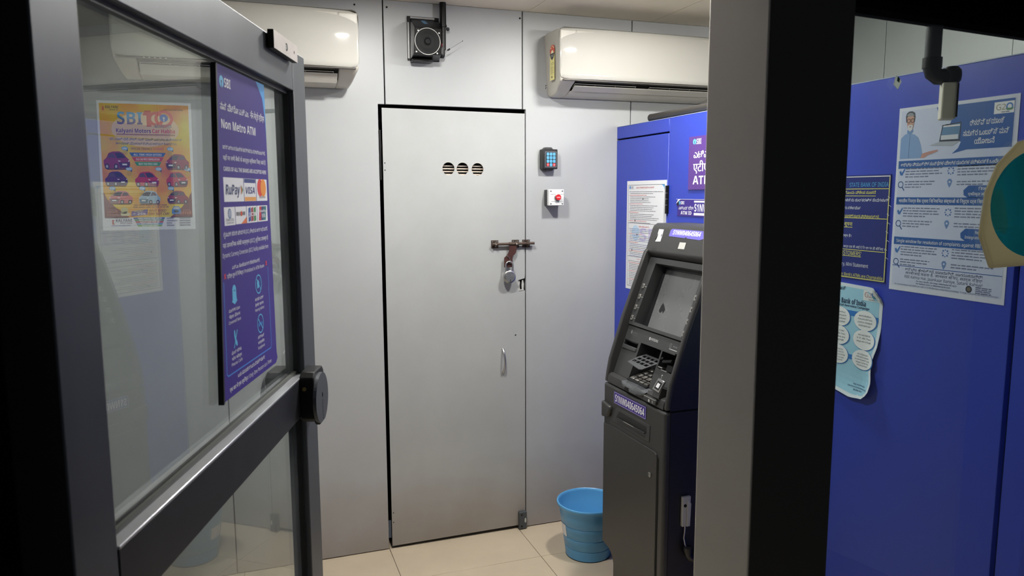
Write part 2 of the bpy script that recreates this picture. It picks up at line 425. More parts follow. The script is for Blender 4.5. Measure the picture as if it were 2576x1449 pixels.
bp([(1.7365, z0), (XR, z0), (XR, z1), (1.7365, z1)])
# panel screws
for i, (x, z) in enumerate([(0.452, 2.372), (0.585, 2.372), (1.175, 2.37)]):
    MB().cyl((x, BY-0.002, z), (x, BY+0.002, z), 0.004, DARKGAP, n=10).build('screw', wb)
# side walls
def sidewall(name, label, x0, x1, seams, face, z1=CZ, m=PANEL):
    o = MB().box((x0, 0.78, 0), (x1, BY+0.1, z1), DARKGAP).build(name); tag(o, label, 'wall', kind='structure')
    e = [0.95]+seams+[BY]
    for a, b in zip(e[:-1], e[1:]):
        if face > 0: MB().box((x1, a+0.002, 0.003), (x1+0.012, b-0.002, z1-0.001), m).build('wall_panel', o, bevel=0.001, seg=1)
        else: MB().box((x0-0.012, a+0.002, 0.003), (x0, b-0.002, z1-0.001), m).build('wall_panel', o, bevel=0.001, seg=1)
sidewall('wall_left', 'left side wall of pale grey panels beside the car poster', XL-0.1, XL-0.012, [1.6, 2.25], 1)
sidewall('wall_right', 'side wall of pale grey panels above and behind the blue partition', XR-0.0, XR+0.1, [1.983+0.0, 2.556], -1)
# blue partition in front of the side wall
pt = MB().box((PX+0.016, 1.0, 0), (PX+0.03, BY, 1.905), DARKGAP).build('wall_partition')
tag(pt, 'bright blue laminate partition that stops short of the ceiling', 'partition', kind='structure')
def pp(y0, y1, za, zb): MB().box((PX, y0, za), (PX+0.016, y1, zb), BLUE).build('partition_panel', pt, bevel=0.0012, seg=1)
pp(2.7335, BY-0.0005, 0.003, 1.848); pp(2.7335, BY-0.0005, 1.855, 1.909)
pp(1.2175, 2.7290, 0.003, 1.909); pp(1.0, 1.2045, 0.003, 1.909)
MB().box((PX+0.003, 2.7292, 1.853), (PX+0.01, 2.7333, 1.909), GREYPL).build('joint_strip', pt)
MB().box((PX, 1.2155, 1.9092), (PX+0.02, BY-0.001, 1.9115), BLUE_EDGE).build('top_edging', pt)
h = MB(); h.cyl((PX-0.006, 2.7315, 1.515), (PX-0.006, 2.7315, 1.632), 0.006, BLACKPL, n=12).box((PX-0.003, 2.722, 1.515), (PX, 2.741, 1.632), BLACKPL)
for zz in (1.55, 1.575, 1.6): h.cyl((PX-0.006, 2.7315, zz), (PX-0.006, 2.7315, zz+0.002), 0.0068, CHROME, n=12)
h.build('hinge', pt)
h = MB(); h.cyl((PX-0.006, 2.7315, 0.30), (PX-0.006, 2.7315, 0.42), 0.006, BLACKPL, n=12).box((PX-0.003, 2.722, 0.30), (PX, 2.741, 0.42), BLACKPL).build('hinge', pt)

TRB = mat('matt_black_paint', (9, 9, 10), 0.95, spec=0.0)
# ---- facade frame (rotated a little): local x along facade
FA = R(90-83.2)
fw = thing('window_1', 'charcoal metal entrance frame with a fixed glass light', 'window', (-0.193, 0.882, 0), FA, kind='structure')
def bevbox(name, a, b, m, par, bv=0.002): return MB().box(a, b, m).build(name, par, bevel=bv)
bevbox('mullion', (0.983, 0.0, 0.0), (1.172, 0.14, 2.40), ANOD_POST, fw, 0.003)
fd = MB().box((0.9832, -0.003, 0.0), (1.172, 0.0, 2.4), mat('mullion_unlit_tone', (58, 55, 48), 0.6)).build('mullion_face', fw, bevel=0.001, seg=1)  # shade of the unlit outer side put into this darker colour
tag(fd, 'outer face of the mullion, toned dark as unlit')
bevbox('transom', (1.172, -0.003, 1.9255), (2.35, 0.10, 2.40), TRB, fw)
bevbox('transom_lip', (1.172, -0.012, 1.945), (2.35, -0.0035, 1.955), TRB, fw, 0.001)
bevbox('sill_rail', (1.172, 0.0, 0.0), (2.35, 0.10, 0.10), BLACKMET, fw)
bevbox('header', (-0.4, 0.0, 1.965), (0.983, 0.10, 2.40), BLACKMET, fw)
MB().box((1.172, 0.040, 0.10), (2.35, 0.046, 1.926), glass_mat('window_glass', haze=0.012)).build('glass_pane', fw, smooth=False)
jb = MB().box((-0.11, -0.30, 0), (-0.004, 0.03, 2.40), TRB).box((-0.42, 0.0, 0), (-0.11, 0.10, 2.40), TRB).build('trim_1', bevel=0.002, loc=(-0.193, 0.882, 0), rotz=FA)
tag(jb, 'black door jamb on the hinge side of the glass door', 'door jamb', kind='structure')
jr = MB().box((1.172+1.1, 0.0, 0), (1.172+1.6, 0.10, 2.40), BLACKMET).build('trim_2', loc=(-0.193, 0.882, 0), rotz=FA)
tag(jr, 'black frame post at the far right end of the window', 'frame post', kind='structure')

# ================================================================= CEILING LIGHT
for (lx, ly, ls, pw), lb in zip(LAMPS, ('small square recessed ceiling lamp above the grey door side', 'small square recessed ceiling lamp above the cash machine', 'small square recessed ceiling lamp behind the blue partition')):
    cl = thing('ceiling_light', lb, 'lamp', (lx, ly, CZ), group='recessed ceiling lamps'); a = ls/2; b = a+0.012
    fm = MB()
    plate(fm, [[(-b, -b), (b, -b), (b, b), (-b, b)], [(-a, -a), (a, -a), (a, a), (-a, a)]], -0.004, -0.0003, WHITEPL2, axis='z')
    fm.build('frame', cl, smooth=False)
    MB().box((-a, -a, -0.0035), (a, a, -0.001), mat('lamp_diffuser_%d' % pw, (255, 255, 255), 0.5, emit=(255, 253, 247), estr=pw)).build('diffuser', cl, smooth=False)

tl = thing('unseen_fill_lamp', 'unseen short tube lamp added inside the window frame to light the side wall', 'lamp', (2.03, 1.295, 2.13), FA)  # unseen lamp, added to brighten the wall above the partition
MB().box((-0.17, 0.0, 0.02), (0.17, 0.030, 0.045), WHITEPL2).build('lamp_body', tl, bevel=0.002)
MB().box((-0.02, -0.150, 0.030), (0.02, 0.001, 0.040), WHITEPL2).build('lamp_bracket', tl)
MB().cyl((-0.16, 0.015, 0.008), (0.16, 0.015, 0.008), 0.0095, mat('tube_glow', (255, 255, 255), 0.5, emit=(255, 253, 247), estr=480.0), n=16).build('tube', tl)

# ================================================================= BACK DOOR
DX0, DX1, DZ0, DZ1 = 0.5535, 1.1975, 0.013, 1.962
d1 = thing('door_1', 'flush grey sheet door with three round vents and a slide bolt', 'door', (DX0, BY, 0), 0, kind='structure')
def dl(x): return x-DX0
lf = MB()
out = [(0, DZ0), (DX1-DX0, DZ0+0.004), (dl(1.1975), 1.155), (dl(1.170), 1.160), (dl(1.163), 1.172), (dl(1.166), 1.190), (dl(1.163), 1.204), (dl(1.178), 1.208), (dl(1.1955), 1.212), (dl(1.1975), 1.23), (DX1-DX0, DZ1-0.004), (0, DZ1)]
holes = [circ(dl(x), z, 0.0275, 32) for x, z in ((0.840, 1.7105), (0.904, 1.7100), (0.973, 1.7085))] + [circ(dl(1.151), 0.947, 0.004, 12)]
plate(lf, [out]+holes, -0.001, 0.004, PANEL_DOOR)
lf.build('leaf', d1, smooth=False)
cr = MB()
cr.box((0.002, 0.004, DZ0+0.002), (0.012, 0.034, DZ1-0.002), DARKGAP).box((dl(1.02), 0.0042, DZ0+0.002), (dl(1.16), 0.034, 1.14), DARKGAP)
cr.build('leaf_frame', d1)
for x, z in ((0.840, 1.7105), (0.904, 1.7100), (0.973, 1.7085)):
    MB().lathe([(0.0275, -0.0014), (0.0288, -0.0014), (0.0288, 0.004), (0.0275, 0.004)], (dl(x), 0, z), WHITEPL2, axis='y', n=32).build('vent_rim', d1)
LOU = mat('pale_brown_louvre', (222, 208, 196), 0.35)
for k in range(5):
    z = 1.722-0.0125*k
    MB().box((dl(0.80), 0.012, -0.0012), (dl(1.01), 0.030, 0.0012), LOU, M=lambda x, y, zz, z=z: (x, y, z+zz+(y-0.012)*0.25)).build('vent_slat', d1)
MB().box((dl(0.79), 0.032, 1.64), (dl(1.02), 0.036, 1.78), DARKGAP).build('vent_backing', d1)
MB().tube([(dl(0.990), 0.020, 1.68), (dl(0.991), 0.018, 1.71), (dl(0.988), 0.022, 1.728)], 0.0006, STEEL, n=6).build('vent_wire', d1)
# broken lock opening: bent slivers of sheet
bl = MB(); bl.box((dl(1.160), 0.010, 1.15), (dl(1.199), 0.016, 1.215), DARKGAP)
bl.prism([(dl(1.168), 1.157), (dl(1.174), 1.158), (dl(1.171), 1.175), (dl(1.173), 1.195), (dl(1.169), 1.203), (dl(1.166), 1.19)], 0.001, 0.004, GREYPL)
bl.prism([(dl(1.183), 1.159), (dl(1.190), 1.160), (dl(1.192), 1.185), (dl(1.188), 1.203), (dl(1.184), 1.203), (dl(1.181), 1.180)], -0.002, 0.003, GREYPL)
bl.prism([(dl(1.166), 1.155), (dl(1.192), 1.157), (dl(1.190), 1.162), (dl(1.170), 1.161)], -0.003, 0.002, GREYPL)
bl.build('torn_lock_hole', d1)
# handle
hp = []
for i in range(13):
    t = i/12; hp.append((dl(1.088)+0.003*math.sin(t*3.1)-0.001, -0.024*math.sin(math.pi*t)**0.6-0.001, 0.887-0.114*t))
MB().tube(hp, 0.0045, CHROME, n=12, rad=[0.0055]*2+[0.0048]*9+[0.0055]*2).build('pull_handle', d1)
# slide bolt
sb = MB(); zb = 1.373
sb.tube([(dl(1.034), -0.018, zb+0.001), (dl(1.237), -0.018, zb+0.0015)], 0.0062, RUST, n=14).tube([(dl(1.114), -0.018, zb+0.001), (dl(1.150), -0.018, zb+0.001)], 0.0082, RUST, n=14)
sb = sb.build('slide_bolt', d1)
for i, (xa, xb) in enumerate(((1.034, 1.068), (1.133, 1.168), (1.184, 1.221))):
    m = MB(); m.box((dl(xa), -0.003, zb-0.018), (dl(xb), -0.0005, zb+0.018), RUST)
    xm = (xa+xb)/2+0.003; arch = [(dl(xm), -0.003-0.0245*math.sin(math.pi*k/10)**0.7, zb-0.0115+0.023*k/10+0.0) for k in range(11)]
    m.tube(arch, 0.004, RUST, n=8); m.tube([(p[0]-0.005, p[1]-0.001, p[2]) for p in arch], 0.0014, CHROME if i < 2 else RUST, n=6)
    for qx in (xa+0.006, xb-0.006): m.cyl((dl(qx), -0.0045, zb+0.012), (dl(qx), -0.002, zb+0.012), 0.003, STEEL, n=8)
    m.build('bolt_bracket', sb)
hs = [(1.116, zb-0.004), (1.150, zb-0.004), (1.148, 1.337), (1.142, 1.327), (1.130, 1.318), (1.130, 1.268), (1.090, 1.268), (1.090, 1.312), (1.098, 1.318), (1.108, 1.330), (1.114, 1.345)]
m = MB(); m.prism([(dl(x), z) for x, z in hs], -0.0215, -0.018, RUSTPAD); m.build('bolt_hasp', sb, bevel=0.0006, seg=1)
MB().tube([(dl(1.104), -0.024, 1.323), (dl(1.105), -0.026, 1.318), (dl(1.113), -0.026, 1.313), (dl(1.117), -0.026, 1.300), (dl(1.117), -0.024, 1.285)], 0.0014, CHROME, n=6).build('wire_hook', sb)
# small bracket at the bottom corner
bk = MB(); bk.box((dl(1.160), -0.022, 0.004), (dl(1.199), -0.0015, 0.088), mat('slate_plastic', (70, 74, 78), 0.5)); bk = bk.build('bottom_sensor', d1, bevel=0.003)
for z in (0.018, 0.074): MB().cyl((dl(1.172), -0.0235, z), (dl(1.172), -0.0215, z), 0.0042, DARKGAP, n=12).build('screw', bk)
m = MB(); m.lathe([(0.0001, -0.0235), (0.0042, -0.0235), (0.0045, -0.0215)], (0, 0, 0), GREYPL, axis='y', n=16, M=lambda x, y, z: (dl(1.1905)+x, y, 0.046+z*2.8)); m.build('sensor_mark', bk)
for z in (1.732, 1.702, 0.17, 0.125): MB().cyl((dl(0.561), -0.002, z), (dl(0.561), 0.0, z), 0.0026, DARKGAP, n=8).build('screw', d1)
MB().box((dl(0.540), -0.004, 1.66), (dl(0.546), 0.014, 1.87), BLACKMET).build('hinge', d1)

# padlock
pk = thing('padlock', 'round chromed padlock hanging from the hasp of the slide bolt', 'padlock', (1.111, BY-0.030, 1.226))
m = MB(); m.lathe([(0.0001, -0.011), (0.024, -0.011), (0.0285, -0.008), (0.030, -0.003), (0.030, 0.004), (0.0275, 0.009), (0.0001, 0.009)], (0, 0, 0), CHROME, axis='y', n=36)
m.build('lock_body', pk)
MB().lathe([(0.0001, -0.0116), (0.0225, -0.0116), (0.0225, -0.0108)], (0, 0, 0), mat('etched_steel', (128, 130, 134), 0.5, metal=0.6, noise=0.3, nscale=90), axis='y', n=32).build('face_plate', pk)
MB().box((-0.0012, -0.0124, -0.021), (0.0012, -0.0115, -0.012), DARKGAP).build('keyhole', pk)
sh = [(-0.0165, 0, 0.022), (-0.0165, 0, 0.052)]+[(-0.0165*math.cos(math.pi*i/10), 0, 0.052+0.017*math.sin(math.pi*i/10)) for i in range(1, 10)]+[(0.0165, 0, 0.052), (0.0165, 0, 0.022)]
MB().tube(sh, 0.0036, CHROME, n=12).build('shackle', pk)

# ================================================================= GLASS DOOR (door_2)
DA = R(18.4)
d2 = thing('door_2', 'open glass door in a charcoal metal frame with a middle rail', 'door', (-0.462*math.cos(DA), 0.462*math.sin(DA), 0), R(90-18.4), kind='structure')
# local: x along the door (s), y behind the face seen from the camera, z up
T = 0.045
S0, S1, S2, S3 = 0.772, 0.862, 1.742, 1.848
bevbox('stile', (S0, 0, 0.03), (S1, T, 1.926), ANOD, d2, 0.0025); bevbox('stile', (S2, 0, 0.03), (S3, T, 1.926), ANOD, d2, 0.0025)
bevbox('top_rail', (S1, 0.0004, 1.835), (S2, T-0.0004, 1.9255), ANOD, d2, 0.002)
bevbox('bottom_rail', (S1, 0.0004, 0.03), (S2, T-0.0004, 0.14), ANOD, d2, 0.002)
bevbox('middle_rail', (S1, -0.001, 1.083), (S2, T+0.001, 1.172), mat('dark_rail', (44, 46, 50), 0.5, metal=0.4, noise=0.1), d2, 0.0015)
bevbox('rail_cap', (S1+0.001, -0.0015, 1.172), (S2-0.001, 0.0235, 1.1765), RAILTOP, d2, 0.0015)
gm = glass_mat('door_glass', haze=0.08)
MB().box((S1-0.004, 0.026, 1.176), (S2+0.004, 0.031, 1.835), gm, M=lambda x, y, z: (x, y-0.004*(x-S1), z)).build('glass_pane', d2, smooth=False)
MB().box((S1-0.004, 0.026, 0.14), (S2+0.004, 0.031, 1.083), gm, M=lambda x, y, z: (x, y-0.004*(x-S1), z)).build('glass_pane', d2, smooth=False)
GK = mat('grey_glazing_bead', (74, 76, 70), 0.6)
BK = mat('black_glazing_bead', (26, 27, 28), 0.5)
bd = MB(); bd.box((S1, 0.018, 1.1765), (S2, 0.0238, 1.184), GK); bd.build('glazing_bead', d2)
bd = MB(); bd.box((S1, 0.014, 1.827), (S2, 0.0238, 1.835), BK); bd.build('glazing_bead', d2)
bd = MB(); bd.box((S2-0.007, 0.012, 1.184), (S2, 0.0238, 1.827), BK); bd.build('glazing_bead', d2)
bd = MB(); bd.box((S2-0.007, 0.012, 0.14), (S2, 0.0238, 1.083), BK); bd.build('glazing_bead', d2)
# armature plate of the magnetic lock
mg = MB(); mg.box((1.549, -0.0155, 1.893), (1.726, -0.0035, 1.930), mat('oxidised_plate_edge', (44, 42, 38), 0.5, metal=0.4)); mg = mg.build('magnet_plate', d2, bevel=0.0008, seg=1)
MB().box((1.560, -0.0035, 1.897), (1.715, 0, 1.926), BLACKPL).build('rubber_spacer', mg)
m = MB(); plate(m, [[(1.5495, 1.8935), (1.7255, 1.8935), (1.7255, 1.9295), (1.5495, 1.9295)], circ(1.640, 1.9115, 0.0085, 20), circ(1.700, 1.9115, 0.0035, 14)], -0.0162, -0.0155, mat('bright_plate', (205, 198, 192), 0.38, metal=0.35, noise=0.08, nscale=20)); m.build('plate_face', mg, smooth=False)
m = MB(); m.cyl((1.640, -0.0158, 1.9115), (1.640, -0.0154, 1.9115), 0.0085, DARKGAP, n=16).cyl((1.637, -0.0160, 1.9115), (1.637, -0.0157, 1.9115), 0.006, CHROME, n=6).cyl((1.700, -0.0158, 1.9115), (1.700, -0.0154, 1.9115), 0.0035, DARKGAP); m.build('bolt_head', mg)
# rim lock: octagonal neck with a disc on both sides
def knob(side):
    s = -1 if side == 'front' else 1; y0 = 0 if s < 0 else T; nm = 'disc_lock' 
    m = MB(); oc = [(1.690, 1.078), (1.705, 1.068), (1.775, 1.068), (1.790, 1.083), (1.790, 1.175), (1.775, 1.188), (1.705, 1.188), (1.690, 1.176)]
    m.prism(oc, y0, y0+s*0.034, BLACKMET); k = m.build(nm, d2, bevel=0.003)
    m = MB(); c = (1.735, 1.1185); pts = circ(c[0], c[1], 0.0605, 48); pts = [(x, max(z, c[1]-0.0575)) for x, z in pts]
    plate(m, [pts, circ(c[0]+0.002, c[1]+0.006, 0.005, 14, 0.0065), [(c[0]-0.0016+0.002, c[1]-0.0545), (c[0]+0.0016+0.002, c[1]-0.0545), (c[0]+0.0016+0.002, c[1]-0.004), (c[0]-0.0016+0.002, c[1]-0.004)]], min(y0+s*0.034, y0+s*0.042), max(y0+s*0.034, y0+s*0.042), ANOD)
    m.build('disc', k, smooth=False, bevel=0.0012)
    MB().cyl((c[0], y0+s*0.030, c[1]-0.02), (c[0], y0+s*0.036, c[1]-0.02), 0.045, DARKGAP, n=24).build('disc_backing', k)
    if s < 0:
        m = MB(); m.tube([(1.708, -0.004, 1.150), (1.703, -0.010, 1.151), (1.700, -0.018, 1.148)], 0.003, mat('brass', (190, 165, 110), 0.35, metal=0.8), n=8).cyl((1.690, -0.012, 1.151), (1.686, -0.012, 1.151), 0.0045, _mats['brass'], n=10); m.build('brass_screw', k)
knob('front'); knob('back')

# ================================================================= AIR CONDITIONERS
VENTDK = mat('dark_vent', (30, 28, 26), 0.6)
LOUV = mat('pale_flap', (200, 196, 188), 0.35)
GREYSTRIP = mat('grey_gloss_strip', (120, 116, 112), 0.2, metal=0.5)
def air_con(label, x0, L, mirror, flap_open):
    # local x from left end; y negative towards the room; origin at wall, z absolute
    t = thing('air_conditioner', label, 'air conditioner', (x0, BY, 0), 0, 'split air conditioners on the back wall')
    # housing: profile in (y,z)
    prof = [(0, 2.045), (0, 2.300), (-0.03, 2.307), (-0.150, 2.304), (-0.185, 2.296), (-0.185, 2.090), (-0.178, 2.080), (-0.150, 2.0675), (-0.110, 2.045), (-0.07, 2.034), (-0.02, 2.030)]
    m = MB(); vx0, vx1 = 0.075, L-0.075
    m.prism(prof, 0.0, vx0, WHITEPL2, axis='x').prism(prof, vx1, L, WHITEPL2, axis='x')
    up = [(0, 2.10), (0, 2.300), (-0.03, 2.307), (-0.150, 2.304), (-0.185, 2.296), (-0.185, 2.090), (-0.155, 2.083), (-0.10, 2.09)]
    m.prism(up, vx0, vx1, WHITEPL2, axis='x')
    lo = [(0, 2.10), (-0.085, 2.062), (-0.118, 2.050), (-0.110, 2.043), (-0.07, 2.034), (-0.02, 2.030), (0, 2.045)]
    m.prism(lo, vx0, vx1, WHITEPL2, axis='x')
    m.v = [((x+(2.085-z)*0.42 if x < L/2 else x-(2.085-z)*0.42) if (z < 2.085 and (x < 0.001 or x > L-0.001)) else x, y, z) for x, y, z in m.v]
    m.build('housing', t, bevel=0.008, seg=3)
    # front panel: bulged slab with rounded outline
    nx, nz = 28, 10; vs = []; fs = []
    zb0, zt = 2.090, 2.308; rc = 0.026
    for j in range(nz+1):
        v = j/nz
        for i in range(nx+1):
            u = i/nx; x = -0.002+(L+0.004)*(0.5-0.5*math.cos(math.pi*u)) ; z = zb0+(zt-zb0)*(0.5-0.5*math.cos(math.pi*v))
            dxe = min(x+0.002, L+0.002-x); dze = min(z-zb0, zt-z)
            if dxe < rc and dze < rc:   # round the outline corners
                ax, az = rc-dxe, rc-dze; d = math.hypot(ax, az)
                if d > rc:
                    k = rc/d; nxe = rc-ax*k; nze = rc-az*k
                    x = (-0.002+nxe) if x < L/2 else (L+0.002-nxe); z = (zb0+nze) if z < (zb0+zt)/2 else (zt-nze)
            cx = (x-L/2)/(L/2); cz = (z-zb0)/(zt-zb0)
            edge = max(0.0, 1-min(dxe, 0.10)/0.10)
            y = -0.199-0.010*(1-cx*cx)+0.008*edge**2+0.028*max(0, cz-0.55)**2/0.2+0.003*(1-cz)
            if min(dxe, dze) < 1e-5: y += 0.004
            vs.append((x, y, z))
    n1 = len(vs)
    fs = [(j*(nx+1)+i, j*(nx+1)+i+1, (j+1)*(nx+1)+i+1, (j+1)*(nx+1)+i) for j in range(nz) for i in range(nx)]
    rim = [i for i in range(nx+1)]+[(j)*(nx+1)+nx for j in range(1, nz+1)]+[nz*(nx+1)+i for i in range(nx-1, -1, -1)]+[j*(nx+1) for j in range(nz-1, 0, -1)]
    vs += [(vs[k][0], -0.184, vs[k][2]) for k in rim]
    for a in range(len(rim)):
        b = (a+1) % len(rim); fs.append((rim[a], n1+a, n1+b, rim[b]))
    m = MB(); m.add(vs, fs, WHITEPL); fp = m.build('front_panel', t, ang=50)
    # strip under the panel
    MB().box((0.012, -0.196, 2.083), (L-0.012, -0.150, 2.0895), GREYSTRIP).build('trim_strip', t, bevel=0.002)
    m = MB()
    for i in range(5):
        xx = L-0.12+0.018*i if not mirror else 0.10+0.018*i
        m.box((xx, -0.1965, 2.085), (xx+0.006, -0.1958, 2.088), GREYPL)
    if flap_open: m.build('display_marks', t)
    # vent interior
    MB().prism([(-0.150, 2.083), (-0.085, 2.064), (-0.06, 2.11), (-0.13, 2.11)], vx0-0.001, vx1+0.001, VENTDK, axis='x').build('outlet', t)
    if flap_open:
        MB().prism([(-0.152, 2.069), (-0.149, 2.072), (-0.112, 2.040), (-0.115, 2.037)], vx0+0.006, vx1-0.004, LOUV, axis='x').build('louvre_flap', t, bevel=0.001)
    else:
        MB().prism([(-0.160, 2.066), (-0.158, 2.069), (-0.122, 2.050), (-0.123, 2.047)], vx0+0.006, vx1-0.004, LOUV, axis='x').build('louvre_flap', t, bevel=0.001)
    half = (vx0+vx1)/2
    for a, b in ((vx0+0.01, half-0.05), (half+0.02, vx1-0.02)):
        q = MB(); q.tube([(a, -0.153, 2.076), (b, -0.153, 2.076)], 0.0016, LOUV, n=6).tube([(a, -0.128, 2.062), (b, -0.128, 2.062)], 0.0016, LOUV, n=6)
        for k in range(4):
            xx = a+(b-a)*k/3; q.tube([(xx, -0.153, 2.076), (xx, -0.128, 2.062)], 0.0016, LOUV, n=6)
        q.build('outlet_guard', t)
    return t
acr = air_con('white split air conditioner with an energy label on its end', 1.290, 0.87, False, False)
acl = air_con('white split air conditioner partly behind the open glass door', -0.425, 0.862, True, True)
# lettering on the front of the right unit
def plain_sheet(root, x0, z1, W, H, y=0.0, thick=0.0):
    def P(fx, fy, off): return (x0+fx*W, y-off, z1-fy*H)
    return Sheet(root, P, W, H)
s = plain_sheet(acr, 0.378, 2.126, 0.075, 0.0135, y=-0.2015)
s.text('LLOYD', 0, 1, 0.85, 0.72, (60, 60, 62), weight=-0.01); s.flush('lettering')
# energy label on the left end: local plane x = -0.0007, runs along y
def endlabel():
    def P(fx, fy, off): return (-0.0012-off, -0.072-0.058*fx, 2.245-0.150*fy)
    s = Sheet(acr, P, 0.058, 0.150); s.mb.flat = False
    s.rect(0.05, 0.12, 0.95, 1.0, (236, 226, 150), 0)
    s.disc(0.5, 0.16, 0.47, (214, 86, 60), 1, ry=0.42)
    s.disc(0.5, 0.24, 0.24, (250, 240, 200), 2)
    for a in (-50, 0, 50): s.disc(0.5+0.34*math.sin(R(a)), 0.16-0.12*math.cos(R(a)), 0.07, (250, 235, 190), 2)
    s.poly([(0.03, 0.24), (0.97, 0.24), (0.75, 0.38), (0.5, 0.43), (0.25, 0.38)], (60, 62, 66), 3)
    s.dashes(0.25, 0.78, 0.30, 0.012, (230, 230, 220), 4, 3); s.dashes(0.32, 0.7, 0.335, 0.012, (230, 230, 220), 4, 4)
    s.dashes(0.25, 0.8, 0.52, 0.02, (70, 130, 70), 2, 5); s.dashes(0.2, 0.8, 0.56, 0.014, (70, 130, 70), 2, 6)
    for k in range(9): s.dashes(0.22, 0.8 if k % 2 else 0.6, 0.62+0.026*k, 0.010, (120, 115, 90), 2, 10+k)
    s.disc(0.45, 0.91, 0.09, (70, 80, 70), 2); s.flush('energy_label', 'yellow energy rating label with a red dial')
endlabel()
m = MB()
for y, z in ((-0.03, 2.075), (-0.03, 2.065)):
    m.tube([(-0.001, y+0.008*math.cos(a), z+0.008*math.sin(a)) for a in (2.2, 1.6, 1.0, 0.4)], 0.0012, DARKGAP, n=5)
m.build('cable_knockout', acr)

# ================================================================= SPEAKER
sp = thing('speaker', 'black wedge shaped speaker on the wall above the grey door', 'speaker', (0.668, BY, 2.162))
m = MB(); m.box((0, -0.006, 0), (0.138, 0, 0.181), BLACKGL); m.build('back_plate', sp, bevel=0.002)
fr = [(0.006, -0.104, 0.010), (0.120, -0.104, 0.010), (0.124, -0.104, 0.116), (0.012, -0.104, 0.116)]
bk_ = [(0.010, -0.006, 0.002), (0.136, -0.006, 0.002), (0.137, -0.006, 0.170), (0.012, -0.006, 0.170)]
m = MB(); m.add(fr+bk_, [(0, 1, 2, 3), (7, 6, 5, 4), (0, 4, 5, 1), (1, 5, 6, 2), (2, 6, 7, 3), (3, 7, 4, 0)], BLACKGL)
m.build('housing', sp, bevel=0.002)
MB().box((0.012, -0.05, -0.010), (0.100, -0.004, 0.002), BLACKPL).build('bottom_block', sp, bevel=0.002)
cx, cz = 0.0635, 0.0620
m = MB(); m.lathe([(0.0515, -0.104), (0.0515, -0.1075), (0.054, -0.1075), (0.054, -0.104)], (cx, 0, cz), GREYPL, axis='y', n=48); m.build('ring', sp)
m = MB(); m.lathe([(0.0001, -0.112), (0.010, -0.110), (0.014, -0.1055), (0.018, -0.1075), (0.032, -0.1075), (0.036, -0.1058), (0.050, -0.1058), (0.0517, -0.104)], (cx, 0, cz), mat('rubber_cone', (20, 21, 22), 0.6, spec=0.25), axis='y', n=48); m.build('cone', sp)
for x, z in ((0.025, 0.103), (0.112, 0.098), (0.016, 0.018), (0.103, 0.016)): MB().lathe([(0.0001, -0.1085), (0.003, -0.108), (0.0045, -0.104)], (x, 0, z), CHROME, axis='y', n=14).build('screw', sp)
def sl(x, f, off=0.0): # top slope point: f 0 at back, 1 at front
    return (x, -0.006-0.098*f-off*0.5, 0.170-0.054*f+off)
m = MB(); m.add([sl(0.054, 0.15, 0.0006), sl(0.074, 0.15, 0.0006), sl(0.078, 0.55, 0.0006), sl(0.060, 0.55, 0.0006)], [(0, 1, 2, 3)], ink((80, 120, 150))); m.build('faded_sticker', sp)
m = MB(); m.box((0.014, -0.0066, 0.172), (0.118, -0.006, 0.179), mat('shiny_edge', (150, 150, 150), 0.3, metal=0.5)).box((0.0015, -0.0066, 0.008), (0.008, -0.006, 0.155), _mats['shiny_edge']); m.build('plate_edge', sp)
# conduit
cp = thing('conduit_pipe', 'black conduit pipe coming down from the ceiling beside the speaker', 'pipe', (0.817, BY-0.030, 2.19))
m = MB(); m.cyl((0, 0, 0.115), (0, 0, CZ-2.19-0.0005), 0.0140, BLACKGL, n=24).cyl((0, 0, 0.112), (0, 0, 0.120), 0.0165, BLACKGL, n=24); m.build('upper_pipe', cp)
m = MB(); m.cyl((-0.001, 0, 0.018), (0, 0, 0.112), 0.0118, BLACKGL, n=24); m.build('lower_pipe', cp)
m = MB(); m.lathe([(0.0001, -0.020), (0.008, -0.018), (0.0125, -0.010), (0.0130, 0.0), (0.012, 0.010), (0.0125, 0.020), (0.0128, 0.024), (0.0001, 0.024)], (-0.006, 0, 0.002), BLACKPL, n=24); m.build('elbow', cp)
MB().lathe([(0.0001, -0.004), (0.006, -0.004), (0.008, 0), (0.006, 0.005), (0.0001, 0.005)], (0.021, 0, 0.105), BLACKPL, axis='y', n=16).build('clip_screw', cp)
MB().tube([(-0.020, -0.012, 0.045), (-0.008, -0.016, 0.038), (-0.012, -0.014, 0.028)], 0.0016, ink((150, 30, 30)), n=6).build('red_wire', cp)
an = thing('antenna', 'thin whip antenna sticking out beside the speaker pipe', 'antenna', (0.823, BY-0.05, 2.199))
MB().tube([(0, 0, 0), (0.073, 0, 0.0465)], 0.0009, STEEL, n=8).build('rod', an)
MB().tube([(0.007, 0, 0.0044), (0.0175, 0, 0.0112)], 0.0036, BLACKPL, n=12).build('bead', an)
MB().lathe([(0.0001, -0.002), (0.002, 0), (0.0001, 0.003)], (0.0735, 0, 0.0468), BLACKPL, n=10).build('tip', an)

